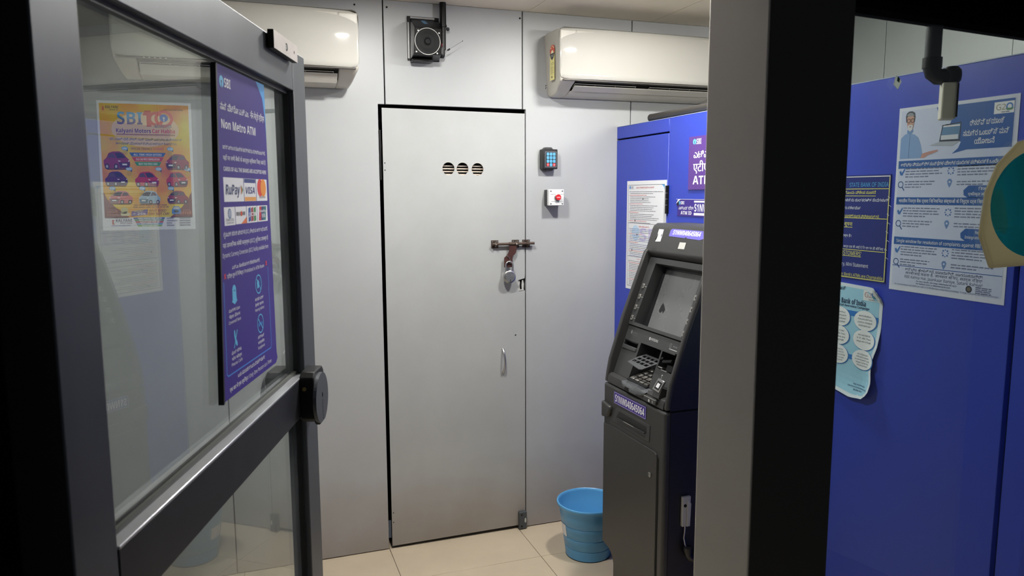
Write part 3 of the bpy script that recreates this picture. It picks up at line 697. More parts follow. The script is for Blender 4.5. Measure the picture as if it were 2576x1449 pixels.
# ================================================================= KEYPAD
kp = thing('keypad', 'black access keypad with blue and red keys', 'keypad', (1.270, BY, 1.711))
W_, H_ = 0.073, 0.089
MB().box((0, -0.040, 0), (W_, 0, H_), BLACKPL).build('housing', kp, bevel=0.003)
MB().prism([(0.010, H_), (0.055, H_), (0.047, H_+0.009), (0.018, H_+0.009)], -0.030, 0, BLACKPL).build('mounting_tab', kp, bevel=0.001)
MB().prism([(0.012, 0), (0.057, 0), (0.049, -0.009), (0.020, -0.009)], -0.030, 0, BLACKPL).build('mounting_tab', kp, bevel=0.001)
s = plain_sheet(kp, 0, H_, W_, H_, y=-0.0403)
s.rect(0.04, 0.03, 0.97, 0.97, (10, 11, 14), 0)
s.frame(0.16, 0.13, 0.92, 0.90, 0.018, (150, 160, 170), 1); s.dashes(0.72, 0.78, 0.09, 0.012, (190, 50, 45), 1, 1, 0.05, 0.06); s.flush('face_plate')
KB = mat('sky_blue_key', (96, 178, 226), 0.4); KR = mat('red_key', (222, 78, 86), 0.4)
lab = ['1', '2', '3', '4', '5', '6', '7', '8', '9', '*', '0', '#']
for r in range(4):
    for c in range(3):
        x0 = 0.0184+0.0152*c; z1 = 0.0733-0.0158*r; col = KR if (r == 3 and c != 1) else KB
        k = MB().prism(rrect(x0, z1-0.0130, x0+0.0118, z1, 0.002, 3), -0.0425, -0.0403, col).build('key', kp)
        s = plain_sheet(k, x0, z1, 0.0118, 0.0130, y=-0.0426)
        s.text(lab[r*3+c], 0.33, 0.67, 0.76, 0.5, (240, 214, 214) if col is KR else (52, 120, 186), weight=0.02)
        s.flush('numeral')
# ================================================================= PANIC BUTTON
pb = thing('panic_button', 'white box with a red panic button below the keypad', 'alarm button', (1.292, BY, 1.546))
MB().box((0.001, -0.038, 0.001), (0.073, 0, 0.072), mat('grey_box_base', (62, 64, 66), 0.5)).build('box_base', pb, bevel=0.002)
MB().box((0, -0.060, 0), (0.0745, -0.038, 0.0735), mat('white_box_plastic', (224, 226, 226), 0.35)).build('cover', pb, bevel=0.003, seg=3)
for gz in (0.052, 0.019): MB().box((0.010, -0.0612, gz), (0.0735, -0.0595, gz+0.0008), GREYPL).build('cover_groove', pb)
for x, z in ((0.0095, 0.0655), (0.066, 0.0655), (0.0095, 0.0085), (0.066, 0.0085)): 
    q = MB().lathe([(0.0001, -0.0615), (0.0034, -0.0613), (0.0036, -0.060)], (x, 0, z), STEEL, axis='y', n=14); q.box((x-0.003, -0.0619, z-0.0005), (x+0.003, -0.0614, z+0.0005), DARKGAP); q.build('screw', pb)
MB().lathe([(0.0145, -0.0605), (0.0150, -0.066), (0.0140, -0.0665), (0.0001, -0.0665)], (0.041, 0, 0.037), CHROME, axis='y', n=28).build('bezel', pb)
bt = MB().lathe([(0.0132, -0.0660), (0.0130, -0.0735), (0.0120, -0.0748), (0.0001, -0.0750)], (0.042, 0, 0.0375), mat('red_button', (206, 36, 42), 0.35), axis='y', n=28).build('button', pb)
s = plain_sheet(bt, 0.0335, 0.0400, 0.017, 0.005, y=-0.0752); s.text('PANIC', 0, 1, 0.95, 0.85, (245, 240, 240), weight=0.03); s.flush('lettering')

# ================================================================= BUCKET
bu = thing('waste_bucket', 'blue ribbed plastic bucket on the floor beside the cash machine', 'bucket', (1.375, 2.863, 0))
pr = [(0.0001, 0.004), (0.098, 0.004), (0.0985, 0.0), (0.101, 0.0)]
def rr_(h): return 0.100+0.034*(h/0.24)
for h in (0.02, 0.046, 0.048, 0.050, 0.096, 0.098, 0.100, 0.150, 0.152, 0.154, 0.20, 0.222):
    d = -0.0022 if h in (0.048, 0.098, 0.152) else 0.0
    pr.append((rr_(h)+d, h))
pr += [(0.135, 0.232), (0.1415, 0.236), (0.1425, 0.241), (0.141, 0.2455), (0.137, 0.247), (0.133, 0.2435), (0.1305, 0.236), (0.1275, 0.20), (0.1265, 0.198), (0.098, 0.02), (0.094, 0.008), (0.0001, 0.008)]
MB().lathe(pr, (0, 0, 0), BUCKET, n=72).build('pail', bu, ang=50)
MB().lathe([(0.0965, 0.0), (0.1015, 0.0), (0.1015, 0.0035), (0.0965, 0.0035)], (0, 0, 0), DARKGAP, n=48).build('base_rim', bu)
m = MB(); vs = []
for j in range(2):
    for i in range(7):
        a = R(160+i*5); r = rr_(0.155 if j else 0.10)+0.0009; vs.append((r*math.cos(a), r*math.sin(a), 0.155 if j else 0.10))
m.add(vs, [(i, i+1, 8+i, 7+i) for i in range(6)], PAPER); m.build('price_sticker', bu)

# ================================================================= CASH MACHINE
A = thing('cash_machine', 'charcoal cash machine with a sloping screen against the blue partition', 'cash machine', (1.30, 2.578, 0), RB)
WM = 0.458; YB = PX-1.30-0.001
lower = [(0.098, 0.0), (0.100, 0.150), (0.088, 0.176), (0.060, 0.192), (0.0, 0.200), (0.0, 0.862), (WM, 0.862), (WM, 0.0)]
m = MB(); m.prism(lower, 0.0, YB, ATMPL, axis='y'); m.build('lower_cabinet', A, bevel=0.010, seg=3)
up = [(0.003, 0.866), (0.008, 0.905), (0.017, 0.956), (0.042, 1.034), (0.072, 1.128), (0.135, 1.294), (0.166, 1.375), (0.192, 1.40), (YB, 1.40), (YB, 0.866)]
m = MB(); m.prism(up, 0, 0.020, ATMPL, axis='x'); m.build('side_cheek', A, bevel=0.005, seg=3)
m = MB(); m.prism(up, WM-0.020, WM, mat('charcoal_gloss_plastic', (62, 62, 62), 0.26, spec=0.7), axis='x'); m.build('side_cheek', A, bevel=0.0095, seg=4)
core = [(0.125, 0.866), (0.125, 0.96), (0.165, 1.05), (0.262, 1.40), (YB, 1.40), (YB, 0.866)]
MB().prism(core, 0.020, WM-0.020, ATMDK, axis='x').build('inner_housing', A)
MB().box((WM+0.0005, 0.022, 0.02), (WM+0.0025, YB, 0.86), ATMSIDE).build('side_panel', A)
MB().prism([(p[0]+0.016, p[1]) for p in up[:7]]+[(YB, 1.40), (YB, 0.866)], WM+0.0005, WM+0.002, ATMSIDE, axis='x').build('side_panel', A)
# header
hd = [(0.206, 1.343), (0.180, 1.364), (0.173, 1.377), (0.202, 1.462), (0.209, 1.475), (0.224, 1.484), (YB, 1.484), (YB, 1.343)]
m = MB(); m.prism(hd, 0.0, WM, ATMPL, axis='x'); m.build('header', A, bevel=0.006, seg=3)
def HP(u, v, w): # header front plane coordinates (v along slope from z 1.377)
    k = math.hypot(0.029, 0.085); dy, dz = 0.029/k, 0.085/k
    return (u, 0.173+dy*v-dz*w, 1.377+dz*v+dy*w)
def FP(u, v, w): return (u, 0.0462+0.34*v-0.941*w, 0.9458+0.941*v+0.34*w)
# torn white sticker, small white square, id sticker on header
m = MB(); m.prism([(0.056, 0.040), (0.092, 0.042), (0.092, 0.070), (0.090, 0.090), (0.056, 0.090)], 0.0002, 0.0008, PAPER, axis='z', M=HP)
q = m.build('torn_label', A); 
m = MB(); m.prism([(0.054, 0.040), (0.060, 0.050), (0.062, 0.066), (0.058, 0.074), (0.057, 0.060), (0.052, 0.050)], 0.0009, 0.0012, DARKGAP, axis='z', M=HP).prism([(0.086, 0.060), (0.090, 0.064), (0.088, 0.074), (0.085, 0.068)], 0.0009, 0.0012, DARKGAP, axis='z', M=HP).box((0.072, 0.042, 0.0009), (0.0666, 0.088, 0.0011), GREYPL, M=HP).build('torn_edge', q)
m = MB(); m.prism([(0.226, 0.022), (0.268, 0.023), (0.267, 0.048), (0.226, 0.047)], 0.0002, 0.0008, GREYPL, axis='z', M=HP); m.build('blank_label', A)['label'] = 'small blank white square label'
m = MB(); m.prism([(0.140, 0.066), (0.250, 0.064), (0.256, 0.070), (0.262, 0.064), (0.345, 0.062), (0.372, 0.070), (0.378, 0.090), (0.366, 0.0955), (0.150, 0.0955), (0.140, 0.090)], 0.0002, 0.0008, mat('violet_sticker', (112, 104, 196), 0.35), axis='z', M=HP); q = m.build('id_sticker', A)
s = Sheet(q, lambda fx, fy, off: HP(0.162+0.180*fx, 0.0945-0.024*fy, 0.0009+off), 0.18, 0.024)
s.text('S1NW040645064', 0, 1, 0.86, 0.72, (245, 245, 250), weight=0.03, shear=0.12); s.flush('lettering')
m = MB()
for k in range(4): m.box((0.045, 0.002+0.0035*k, 0.0002), (0.080-0.005*(k % 2), 0.003+0.0035*k, 0.0004), ATMDK, M=HP)
m.build('small_print', A)
# screen bezel
m = MB(); plate(m, [rrect(0.0215, 0.154, 0.4375, 0.430, 0.008), [(0.060, 0.166), (0.392, 0.166), (0.392, 0.408), (0.074, 0.408)]], -0.045, 0.006, ATMFAS, axis='z', M=FP); bz = m.build('screen_bezel', A, smooth=False, bevel=0.002)
m = MB(); m.box((0.022, 0.148, -0.030), (0.437, 0.1535, -0.001), DARKGAP, M=FP); m.build('bezel_joint', A)
m = MB(); m.box((0.022, 0.425, -0.030), (0.437, 0.470, -0.004), ATMDK, M=FP); m.build('hood_shadow_gap', A)
SCR = mat('dark_screen_glass', (104, 106, 107), 0.26, noise=0.12, nscale=7)
m = MB(); m.box((0.060, 0.160, -0.047), (0.400, 0.415, -0.042), SCR, M=FP); sc_ = m.build('screen', A)
MB().box((0.060, 0.160, -0.042), (0.086, 0.415, -0.0405), ATMDK, M=FP).build('screen_border', A); MB().box((0.086, 0.398, -0.042), (0.400, 0.415, -0.0405), ATMDK, M=FP).build('screen_border', A)
m = MB()
for pts in ([(0.126, 0.236), (0.140, 0.230), (0.150, 0.240), (0.158, 0.230), (0.166, 0.246), (0.150, 0.262), (0.138, 0.270), (0.130, 0.256)],):
    m.prism(pts, -0.0419, -0.0416, mat('screen_smear', (30, 31, 33), 0.5), axis='z', M=FP)
m.build('smear', sc_)
# function buttons with guide lines
for side in (0, 1):
    for k in range(4):
        v = 0.311-0.0435*k; u = (0.0425-0.002*k) if side == 0 else 0.4035
        m = MB(); m.prism(rrect(u-0.0075, v-0.010, u+0.0075, v+0.010, 0.003, 3), 0.006, 0.010, STEEL, axis='z', M=FP); b_ = m.build('function_button', A, bevel=0.001, seg=1)
        m = MB(); m.prism([(u-0.003, v+0.005), (u+0.003, v), (u-0.003, v-0.005)] if side == 0 else [(u+0.003, v+0.005), (u+0.003, v-0.005), (u-0.003, v)], 0.010, 0.0104, DARKGAP, axis='z', M=FP); m.build('arrow', b_)
        m = MB(); q0, q1 = ((u+0.009, u+0.0225) if side == 0 else (u-0.0125, u-0.009)); m.box((q0, v-0.0006, 0.0062), (q1, v+0.0006, 0.0066), GREYPL, M=FP); m.build('guide_line', A)
        if side == 0:
            m = MB(); m.box((0.0602+0.0045*(4-k), v-0.0005, -0.040), (0.0606+0.0045*(4-k), v+0.0005, 0.0), GREYPL, M=FP)
# console panel with notch for the key pad and openings
con = [(0.0215, -0.045), (0.142, -0.045), (0.147, 0.100), (0.294, 0.100), (0.292, -0.045), (0.4375, -0.045), (0.4375, 0.149), (0.0215, 0.149)]
slot = rrect(0.028, 0.070, 0.131, 0.092, 0.004, 3); card = rrect(0.303, 0.034, 0.398, 0.100, 0.005, 3)
m = MB(); plate(m, [con, slot, card], -0.085, 0.0, ATMFAS, axis='z', M=FP); m.build('console_panel', A, smooth=False, bevel=0.0015)
# receipt slot
m = MB(); m.box((0.026, 0.066, -0.030), (0.133, 0.096, -0.026), DARKGAP, M=FP).prism([(0.030, 0.089), (0.130, 0.089), (0.130, 0.0935), (0.030, 0.0935)], -0.012, 0.003, BLACKGL, axis='z', M=FP)
m.build('receipt_slot', A)
m = MB(); m.prism([(0.026, 0.056), (0.133, 0.058), (0.131, 0.074), (0.028, 0.074)], -0.012, 0.005, ATMFAS, axis='z', M=FP); m.build('receipt_lip', A, bevel=0.003)
# brand mark and pictograms
s = Sheet(A, lambda fx, fy, off: FP(0.190+0.064*fx, 0.134-0.016*fy, off), 0.064, 0.016)
s.ring(0.10, 0.5, 0.085, 0.04, (205, 205, 205), 2); s.text('HYOSUNG', 0.24, 1.0, 0.78, 0.55, (205, 205, 205), weight=0.01); s.flush('maker_lettering')
s = Sheet(A, lambda fx, fy, off: FP(0.050+0.060*fx, 0.138-0.020*fy, off), 0.06, 0.02)
s.rect(0.05, 0.2, 0.17, 0.85, (120, 120, 120), 1); s.dashes(0.25, 0.9, 0.65, 0.22, (84, 84, 84), 1, 3, 0.08, 0.12); s.line(0.2, 0.98, 0.9, 0.98, 0.01, (92, 92, 92), 1); s.flush('receipt_pictogram')
s = Sheet(A, lambda fx, fy, off: FP(0.330+0.060*fx, 0.138-0.024*fy, off), 0.06, 0.024)
s.frame(0.08, 0.15, 0.24, 0.75, 0.02, (130, 130, 130), 1); s.dashes(0.45, 0.85, 0.55, 0.2, (110, 110, 110), 1, 4, 0.08, 0.12); s.line(0.1, 0.96, 0.95, 0.96, 0.03, (200, 200, 200), 1); s.flush('card_pictogram')
# card reader
m = MB(); m.box((0.300, 0.030, -0.055), (0.400, 0.103, -0.050), DARKGAP, M=FP).box((0.300, 0.034, -0.050), (0.302, 0.100, 0.0), BLACKGL, M=FP)
m.box((0.300, 0.100, -0.02), (0.400, 0.106, 0.012), ATMPL, M=FP); cr_ = m.build('card_reader', A)
m = MB(); m.prism([(0.338, 0.060), (0.392, 0.072), (0.392, 0.082), (0.338, 0.070)], -0.04, 0.012, BLACKGL, axis='z', M=FP); m.prism([(0.306, 0.066), (0.326, 0.072), (0.322, 0.080), (0.306, 0.076)], -0.04, 0.004, BLACKGL, axis='z', M=FP)
m.prism([(0.350, 0.036), (0.390, 0.038), (0.388, 0.062), (0.352, 0.060)], -0.045, -0.004, BLACKGL, axis='z', M=FP); m.build('card_throat', cr_, bevel=0.001)
m = MB(); m.box((0.308, 0.040, -0.02), (0.336, 0.044, 0.002), CHROME, M=FP).box((0.332, 0.034, -0.01), (0.372, 0.037, 0.003), CHROME, M=FP); m.build('steel_lip', cr_)
m = MB(); m.lathe([(0.0001, 0.0015), (0.0025, 0.0012), (0.0025, 0)], (0.349, 0.018, 0), GREYPL, n=10, M=FP); m.box((0.3485, 0.006, 0.0002), (0.3495, 0.020, 0.0008), GREYPL, M=FP); m.build('person_mark', A)
# finger print reader on a stalk
m = MB(); m.box((0.366, -0.060, 0.0), (0.410, -0.020, 0.026), ATMPL, M=FP); m.prism([(0.360, -0.036), (0.404, -0.040), (0.418, 0.004), (0.376, 0.008)], 0.022, 0.030, CHROME, axis='z', M=FP); fpo = m.build('fingerprint_reader', A, bevel=0.001, seg=1)
m = MB(); m.prism([(0.370, -0.030), (0.400, -0.033), (0.410, -0.004), (0.380, -0.001)], 0.030, 0.0306, ATMDK, axis='z', M=FP).prism([(0.378, -0.024), (0.396, -0.026), (0.401, -0.010), (0.384, -0.008)], 0.0306, 0.031, PAPER, axis='z', M=FP); m.build('sensor_window', fpo)
# ledge, apron
led = [(0.006, 0.884), (0.010, 0.897), (0.020, 0.902), (0.125, 0.904), (0.125, 0.866), (0.004, 0.866)]
m = MB(); m.prism(led, 0.020, WM-0.020, ATMPL, axis='x'); m.build('ledge', A, bevel=0.002)
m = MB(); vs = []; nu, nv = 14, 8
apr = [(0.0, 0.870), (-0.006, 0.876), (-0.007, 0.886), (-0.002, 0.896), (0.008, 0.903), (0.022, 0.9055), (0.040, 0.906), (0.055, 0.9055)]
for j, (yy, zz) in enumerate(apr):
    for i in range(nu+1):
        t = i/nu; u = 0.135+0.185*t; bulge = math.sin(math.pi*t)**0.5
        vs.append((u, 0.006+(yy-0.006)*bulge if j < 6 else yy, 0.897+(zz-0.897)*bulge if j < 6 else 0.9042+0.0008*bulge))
m.add(vs, [(j*(nu+1)+i, j*(nu+1)+i+1, (j+1)*(nu+1)+i+1, (j+1)*(nu+1)+i) for j in range(len(apr)-1) for i in range(nu)], mat('pale_machine_plastic', (88, 91, 94), 0.26, noise=0.15, nscale=12)); m.build('wrist_rest', A)['label'] = 'rounded palm rest in paler grey plastic'  # whole rest in a paler grey than the ledge, mottled by noise
MB().box((0.186, -0.0095, 0.876), (0.212, -0.005, 0.889), DARKGAP).build('apron_lock', A, bevel=0.001)
m = MB(); m.prism(rrect(0.318, 0.872, 0.402, 0.893, 0.009), -0.0045, 0.004, ATMFAS); q = m.build('indicator_panel', A, bevel=0.001)
MB().cyl((0.358, -0.0052, 0.880), (0.358, -0.0043, 0.880), 0.0055, GREYPL, n=16).cyl((0.382, -0.0052, 0.881), (0.382, -0.0043, 0.881), 0.0055, STEEL, n=16).box((0.322, -0.0050, 0.8895), (0.398, -0.0043, 0.891), GREYPL).build('socket', q)
# keypad shield with cut outs
SHLD = mat('shield_plastic', (78, 80, 82), 0.35)
def SH(u, v, w): # v 0 at front edge ... 1 back
    return (u, 0.008+0.085*v-0.006*w, 0.974+0.022*v+w)
hol = []
for r in range(3):
    for c in range(4):
        u0 = 0.172+0.0285*c+0.004*(2-r)*0; v0 = 0.22+0.25*r
        hol.append(rrect(u0, v0, u0+0.022, v0+0.17, 0.0025, 2))
outl = [(0.166, 0.06), (0.276, -0.10), (0.290, -0.02), (0.293, 1.0), (0.164, 1.0), (0.158, 0.6)]
m = MB(); plate(m, [outl]+hol, 0.0, 0.0025, SHLD, axis='z', M=SH); m.build('keypad_shield', A, smooth=False)
m = MB(); m.box((0.148, 0.02, 0.905), (0.293, 0.14, 0.9075), ATMDK, M=lambda x, y, z: (x, y, z+(y-0.02)*0.25)); pd = m.build('pin_pad', A)
for r in range(4):
    for c in range(4):
        u0 = 0.156+0.034*c; y0 = 0.030+0.0262*r
        MB().box((u0, y0, 0.9075), (u0+0.026, y0+0.019, 0.9115), STEEL, M=lambda x, y, z: (x, y, z+(y-0.02)*0.25)).build('pin_key', pd, bevel=0.001, seg=1)
# lower front: id sticker, grip, dispenser pocket, safe door
m = MB(); m.box((0.090, -0.0014, 0.799), (0.334, -0.0004, 0.846), mat('indigo_sticker', (62, 44, 140), 0.35), M=lambda x, y, z: (x, y, z+(x-0.09)*0.015)); q = m.build('id_sticker', A)
s = Sheet(q, lambda fx, fy, off: (0.090+0.244*fx, -0.0015-off, 0.846-0.047*fy+0.244*fx*0.015), 0.244, 0.047)
s.frame(0.008, 0.04, 0.992, 0.96, 0.006, (200, 190, 220), 1); s.text('S1NW040645064', 0.045, 0.95, 0.80, 0.58, (240, 240, 244), weight=0.035); s.flush('lettering')
m = MB(); m.prism([(0.004, 0.722), (0.058, 0.735), (0.076, 0.765), (0.070, 0.782), (0.004, 0.790)], -0.014, 0.02, ATMPL); m.build('door_grip', A, bevel=0.008, seg=3)
m = MB(); m.prism([(0.084, 0.725), (0.360, 0.728), (0.364, 0.790), (0.300, 0.7905), (0.118, 0.789), (0.100, 0.775)], -0.0022, 0.001, ATMFAS); dp = m.build('cash_pocket', A, bevel=0.002)
m = MB(); m.prism([(0.110, 0.748), (0.340, 0.754), (0.340, 0.779), (0.135, 0.777)], -0.0030, -0.0021, ATMDK); m.prism([(0.120, 0.7475), (0.336, 0.7535), (0.336, 0.7565), (0.130, 0.7515)], -0.010, -0.0023, ATMPL); m.build('cash_slot', dp)
MB().box((0.185, -0.0112, 0.7535), (0.262, -0.010, 0.7545), GREYPL, M=lambda x, y, z: (x, y, z+(x-0.185)*0.02)).build('slot_lip', dp)
# safe door outline: raised slab
m = MB(); m.prism([(0.108, 0.010), (0.418, 0.010), (0.418, 0.690), (0.413, 0.702), (0.400, 0.708), (0.060, 0.705), (0.045, 0.7005), (0.010, 0.700), (0.010, 0.206), (0.064, 0.200), (0.095, 0.182), (0.108, 0.155)], -0.0055, 0.004, ATMPL, M=lambda x, y, z: (x, y+0.001, z)); m.build('safe_door', A, bevel=0.0022)
MB().box((0.4195, -0.0015, 0.010), (0.4245, 0.002, 0.69), DARKGAP).build('door_joint', A)
m = MB(); m.lathe([(0.009, -0.0055), (0.009, -0.008), (0.0065, -0.0085), (0.006, -0.006), (0.0001, -0.006)], (0.376, 0, 0.617), CHROME, axis='y', n=24, M=lambda x, y, z: (x, y, z)); m.lathe([(0.0001, -0.0075), (0.0045, -0.0072), (0.0045, -0.006)], (0.376, 0, 0.617), STEEL, axis='y', n=18); m.build('cam_lock', A)
# sensor, cable and pipe on the side
cs = thing('door_contact_sensor', 'pale alarm contact with a steel cable on the side of the cash machine', 'sensor', (1.383, 2.1165, 0.505))
m = MB(); m.prism([(-0.014, -0.052), (0.016, -0.052), (0.019, 0.055), (-0.014, 0.055)], -0.012, 0, GREYPL); m.prism([(0.002, -0.052), (0.016, -0.052), (0.019, 0.030), (0.004, 0.046)], -0.016, -0.012, GREYPL); m.build('body', cs, bevel=0.003)
MB().cyl((-0.004, -0.0135, 0.024), (-0.004, -0.012, 0.024), 0.0058, DARKGAP, n=16).build('screw_hole', cs)
MB().tube([(0.002, -0.006, -0.052), (0.001, -0.006, -0.075), (-0.003, -0.008, -0.095), (0.0, -0.012, -0.118), (0.006, -0.018, -0.140)], 0.0026, CHROME, n=10).build('armoured_cable', cs)
ep = thing('conduit_elbow', 'black conduit elbow low on the side of the cash machine', 'pipe', (1.389, 2.095, 0.365))
m = MB(); m.tube([(-0.001, 0, 0.012), (0, 0, -0.008), (0.008, 0.001, -0.024), (0.026, 0.002, -0.030), (0.06, 0.0, -0.028)], 0.013, BLACKPL, n=18).cyl((-0.001, 0, 0.0), (-0.001, 0, 0.016), 0.0158, BLACKPL, n=20).cyl((0.028, 0.002, -0.030), (0.045, 0.001, -0.029), 0.0158, BLACKPL, n=20); m.build('elbow', ep)
MB().tube([(0.04, 0.0, -0.028), (0.24, 0.0, -0.028), (0.262, 0.0, -0.045), (0.264, 0.0, -0.36)], 0.0115, BLACKPL, n=18).build('pipe', ep)

# black pipe on top of the partition
tp = thing('round_pipe', 'thick black pipe lying along the top of the partition', 'pipe', (PX+0.036, 2.95, 1.9305))
MB().lathe([(0.0001, 0.0), (0.014, 0.0), (0.0165, -0.003), (0.0175, -0.006), (0.0165, -0.012), (0.0165, -0.93), (0.0001, -0.93)], (0, 0, 0), mat('dull_black_pipe', (48, 46, 44), 0.4), axis='y', n=28).build('pipe', tp)
for yy in (-0.25, -0.75): MB().box((-0.006, yy-0.01, -0.0215), (0.006, yy+0.01, -0.0160), BLACKPL).build('pipe_clip', tp)

# sensor hanging on a pipe inside the window
hx, hy = 1.300, 1.147
hs_ = thing('hanging_sensor', 'pale sensor box hanging from a black pipe elbow inside the window', 'sensor', (hx-0.004, hy+0.003, 1.767), R(-40))
GP = mat('charcoal_pipe', (44, 46, 50), 0.5)
m = MB(); m.cyl((0, 0, 0.090), (0, 0, CZ-1.767-0.0005), 0.0150, GP, n=24); m.build('pipe', hs_)
m = MB(); m.cyl((0, 0, 0.078), (0, 0, 0.098), 0.0180, BLACKPL, n=24)
m.tube([(0, 0, 0.090), (0, 0, 0.080), (0.003, 0, 0.069), (0.012, 0, 0.061), (0.024, 0, 0.060), (0.040, 0, 0.0605)], 0.0165, BLACKPL, n=20)
m.lathe([(0.0001, -0.020), (0.010, -0.019), (0.0165, -0.010), (0.0175, 0.0), (0.0165, 0.010), (0.010, 0.017), (0.0001, 0.018)], (0.036, 0, 0.062), BLACKPL, n=20)
m.build('elbow', hs_)
m = MB(); m.prism([(0.018, -0.020), (0.044, -0.020), (0.044, 0.016), (0.018, 0.016)], -0.024, 0.047, mat('pale_sensor_plastic', (232, 226, 206), 0.5), axis='z'); m.build('sensor_box', hs_, bevel=0.003)
m = MB(); m.box((0.0445, -0.019, -0.020), (0.047, 0.014, 0.045), mat('dark_sensor_side', (34, 34, 33), 0.4)); m.build('sensor_side', hs_, bevel=0.002)

# stickers on the fixed glass
def GZ(p): return (0.0876+(p[0]-0.0876)*1.040, 1.6+(p[1]-1.6)*1.040)
st = thing('round_sticker', 'teal and tan round sticker on the fixed glass, cut by the picture edge', 'sticker', (-0.193, 0.882, 0), FA)
TAN = film('tan_film', (206, 196, 172)); TEAL = film('teal_film', (90, 214, 240))
m = MB(); m.prism([GZ(p) for p in [(1.598, 1.449), (1.90, 1.449), (1.945, 1.515), (1.945, 1.60), (1.905, 1.665), (1.85, 1.700), (1.78, 1.712), (1.72, 1.712), (1.66, 1.700), (1.597, 1.655), (1.565, 1.600), (1.556, 1.515)]], 0.030, 0.0395, TAN); m.build('backing', st, bevel=0.004)
m = MB(); m.prism([GZ(p) for p in circ(1.748, 1.577, 0.172, 48, 0.112)], 0.0285, 0.030, TEAL); m.build('teal_disc', st)
sq = thing('small_square_sticker', 'small torn square sticker high on the fixed glass', 'sticker', (-0.193, 0.882, 0), FA)
m = MB(); m.prism([GZ(p) for p in [(1.2850, 1.7885), (1.2965, 1.7810), (1.3045, 1.7945), (1.2990, 1.8010), (1.2895, 1.8045)]], 0.0386, 0.0395, film('grey_film', (225, 228, 224))); m.build('paper', sq)
MB().prism([GZ(p) for p in [(1.2925, 1.7950), (1.2985, 1.7925), (1.2995, 1.7995), (1.2935, 1.8035)]], 0.0380, 0.0386, ink((60, 92, 84))).build('dark_print', sq)

# ================================================================= PRINTED SHEETS
def sheet_thing(name, label, cat, loc, rotz, W, H, base, thick=0.0008, P=None, nx=1, ny=1, group=None, outline=None):
    """flat board/paper: local x right, z up, origin at its lower left corner; front face at local y = -thick"""
    P0 = P or (lambda fx, fy, off: (fx*W, -thick-off, H*(1-fy)))
    m = MB()
    if outline:
        pts = [P0(x, y, 0) for x, y in outline]; n = len(pts); back = [(p[0], p[1]+thick*0.95, p[2]) for p in pts]
        m.add(pts+back, [list(range(n)), list(range(2*n-1, n-1, -1))]+[(i, i+n, (i+1) % n+n, (i+1) % n) for i in range(n)], base)
    else:
        N = (nx+1)*(ny+1); f = [P0(i/nx, j/ny, 0) for j in range(ny+1) for i in range(nx+1)]; b = [(p[0], p[1]+thick*0.95, p[2]) for p in f]
        fs = [(j*(nx+1)+i, j*(nx+1)+i+1, (j+1)*(nx+1)+i+1, (j+1)*(nx+1)+i) for j in range(ny) for i in range(nx)]
        rim = [i for i in range(nx+1)]+[j*(nx+1)+nx for j in range(1, ny+1)]+[ny*(nx+1)+i for i in range(nx-1, -1, -1)]+[j*(nx+1) for j in range(ny-1, 0, -1)]
        m.add(f+b, fs+[tuple(N+k for k in reversed(q)) for q in fs]+[(rim[a], N+rim[a], N+rim[(a+1) % len(rim)], rim[(a+1) % len(rim)]) for a in range(len(rim))], base)
    o = m.build(name, None, smooth=nx > 1, loc=loc, rotz=rotz, ang=30)
    tag(o, label, cat, group)
    return o, Sheet(o, P0, W, H)

WHITE = (238, 238, 244); NAVY = (34, 60, 140)
# ---- sign on the glass door
TB = 0.006
def PD(fx, fy, off):
    return (1.0346*(1.25+0.275*fx)-1.25, -TB-off, 1.6+1.0346*(0.216-0.563*fy)-1.2)
OX = Vector((math.sin(DA), math.cos(DA), 0)); NB = Vector((-math.cos(DA), math.sin(DA), 0))
loc = OX*1.25+NB*(0.462+0.0215); loc.z = 1.2
ds, s = sheet_thing('door_sign', 'tall purple bank sign with card logos and safety pictograms on the door glass', 'sign', loc, R(90-18.4), 0.275*1.0346, 0.563*1.0346, PURPLE, TB, P=PD, outline=[(0.044, 0.0), (0.985, 0.0), (1.000, 0.5), (1.012, 0.96), (1.030, 0.985), (0.985, 1.0), (-0.113, 1.002), (-0.03, 0.5)])
m = MB(); m.prism([(1.0346*1.262-1.25-0.006, PD(0, 0, 0)[2]-0.003), (1.0346*1.262-1.25, PD(0, 0, 0)[2]), (1.0346*1.219-1.25, PD(0, 1.0, 0)[2]), (1.0346*1.219-1.25-0.006, PD(0, 1.0, 0)[2]-0.002)], -0.010, -0.0004, BLACKPL); m.build('edge_strip', ds)
CY = (100, 190, 232)
s.poly([(0.80, 0.0), (0.985, 0.0), (0.99, 0.20), (0.975, 0.12), (0.93, 0.05)], (72, 160, 228), 1); s.flush('corner_flash', 'sky blue curved corner')
sbi_logo(s, 0.137, 0.048, 0.036, CY); s.text('SBI', 0.185, 0.292, 0.061, 0.027, WHITE, weight=0.02); s.flush('bank_logo')
s.text('ನಾನ್ ಮೆಟ್ರೋ ಎ.ಟಿ.ಎಂ.  नॉन मेट्रो एटीएम', 0.095, 0.955, 0.130, 0.020, WHITE, weight=0.025)
s.text('Non Metro ATM', 0.100, 0.745, 0.185, 0.026, WHITE, weight=0.025)
s.text('ಇಲ್ಲಿ ಎಲ್ಲಾ ಬ್ಯಾಂಕ್ಗಳ ಕಾರ್ಡ್ಗಳನ್ನು ಸ್ವೀಕರಿಸಲಾಗುತ್ತದೆ.', 0.10, 0.94, 0.246, 0.012, WHITE, weight=0.015)
s.text('यहाँ पर सभी बैंकों के कार्ड्स स्वीकार किए जाते हैं', 0.10, 0.94, 0.279, 0.013, WHITE, weight=0.015)
s.text('CARDS OF ALL THE BANKS ARE ACCEPTED HERE', 0.10, 0.944, 0.312, 0.0125, WHITE, weight=0.02); s.flush('heading_lettering')
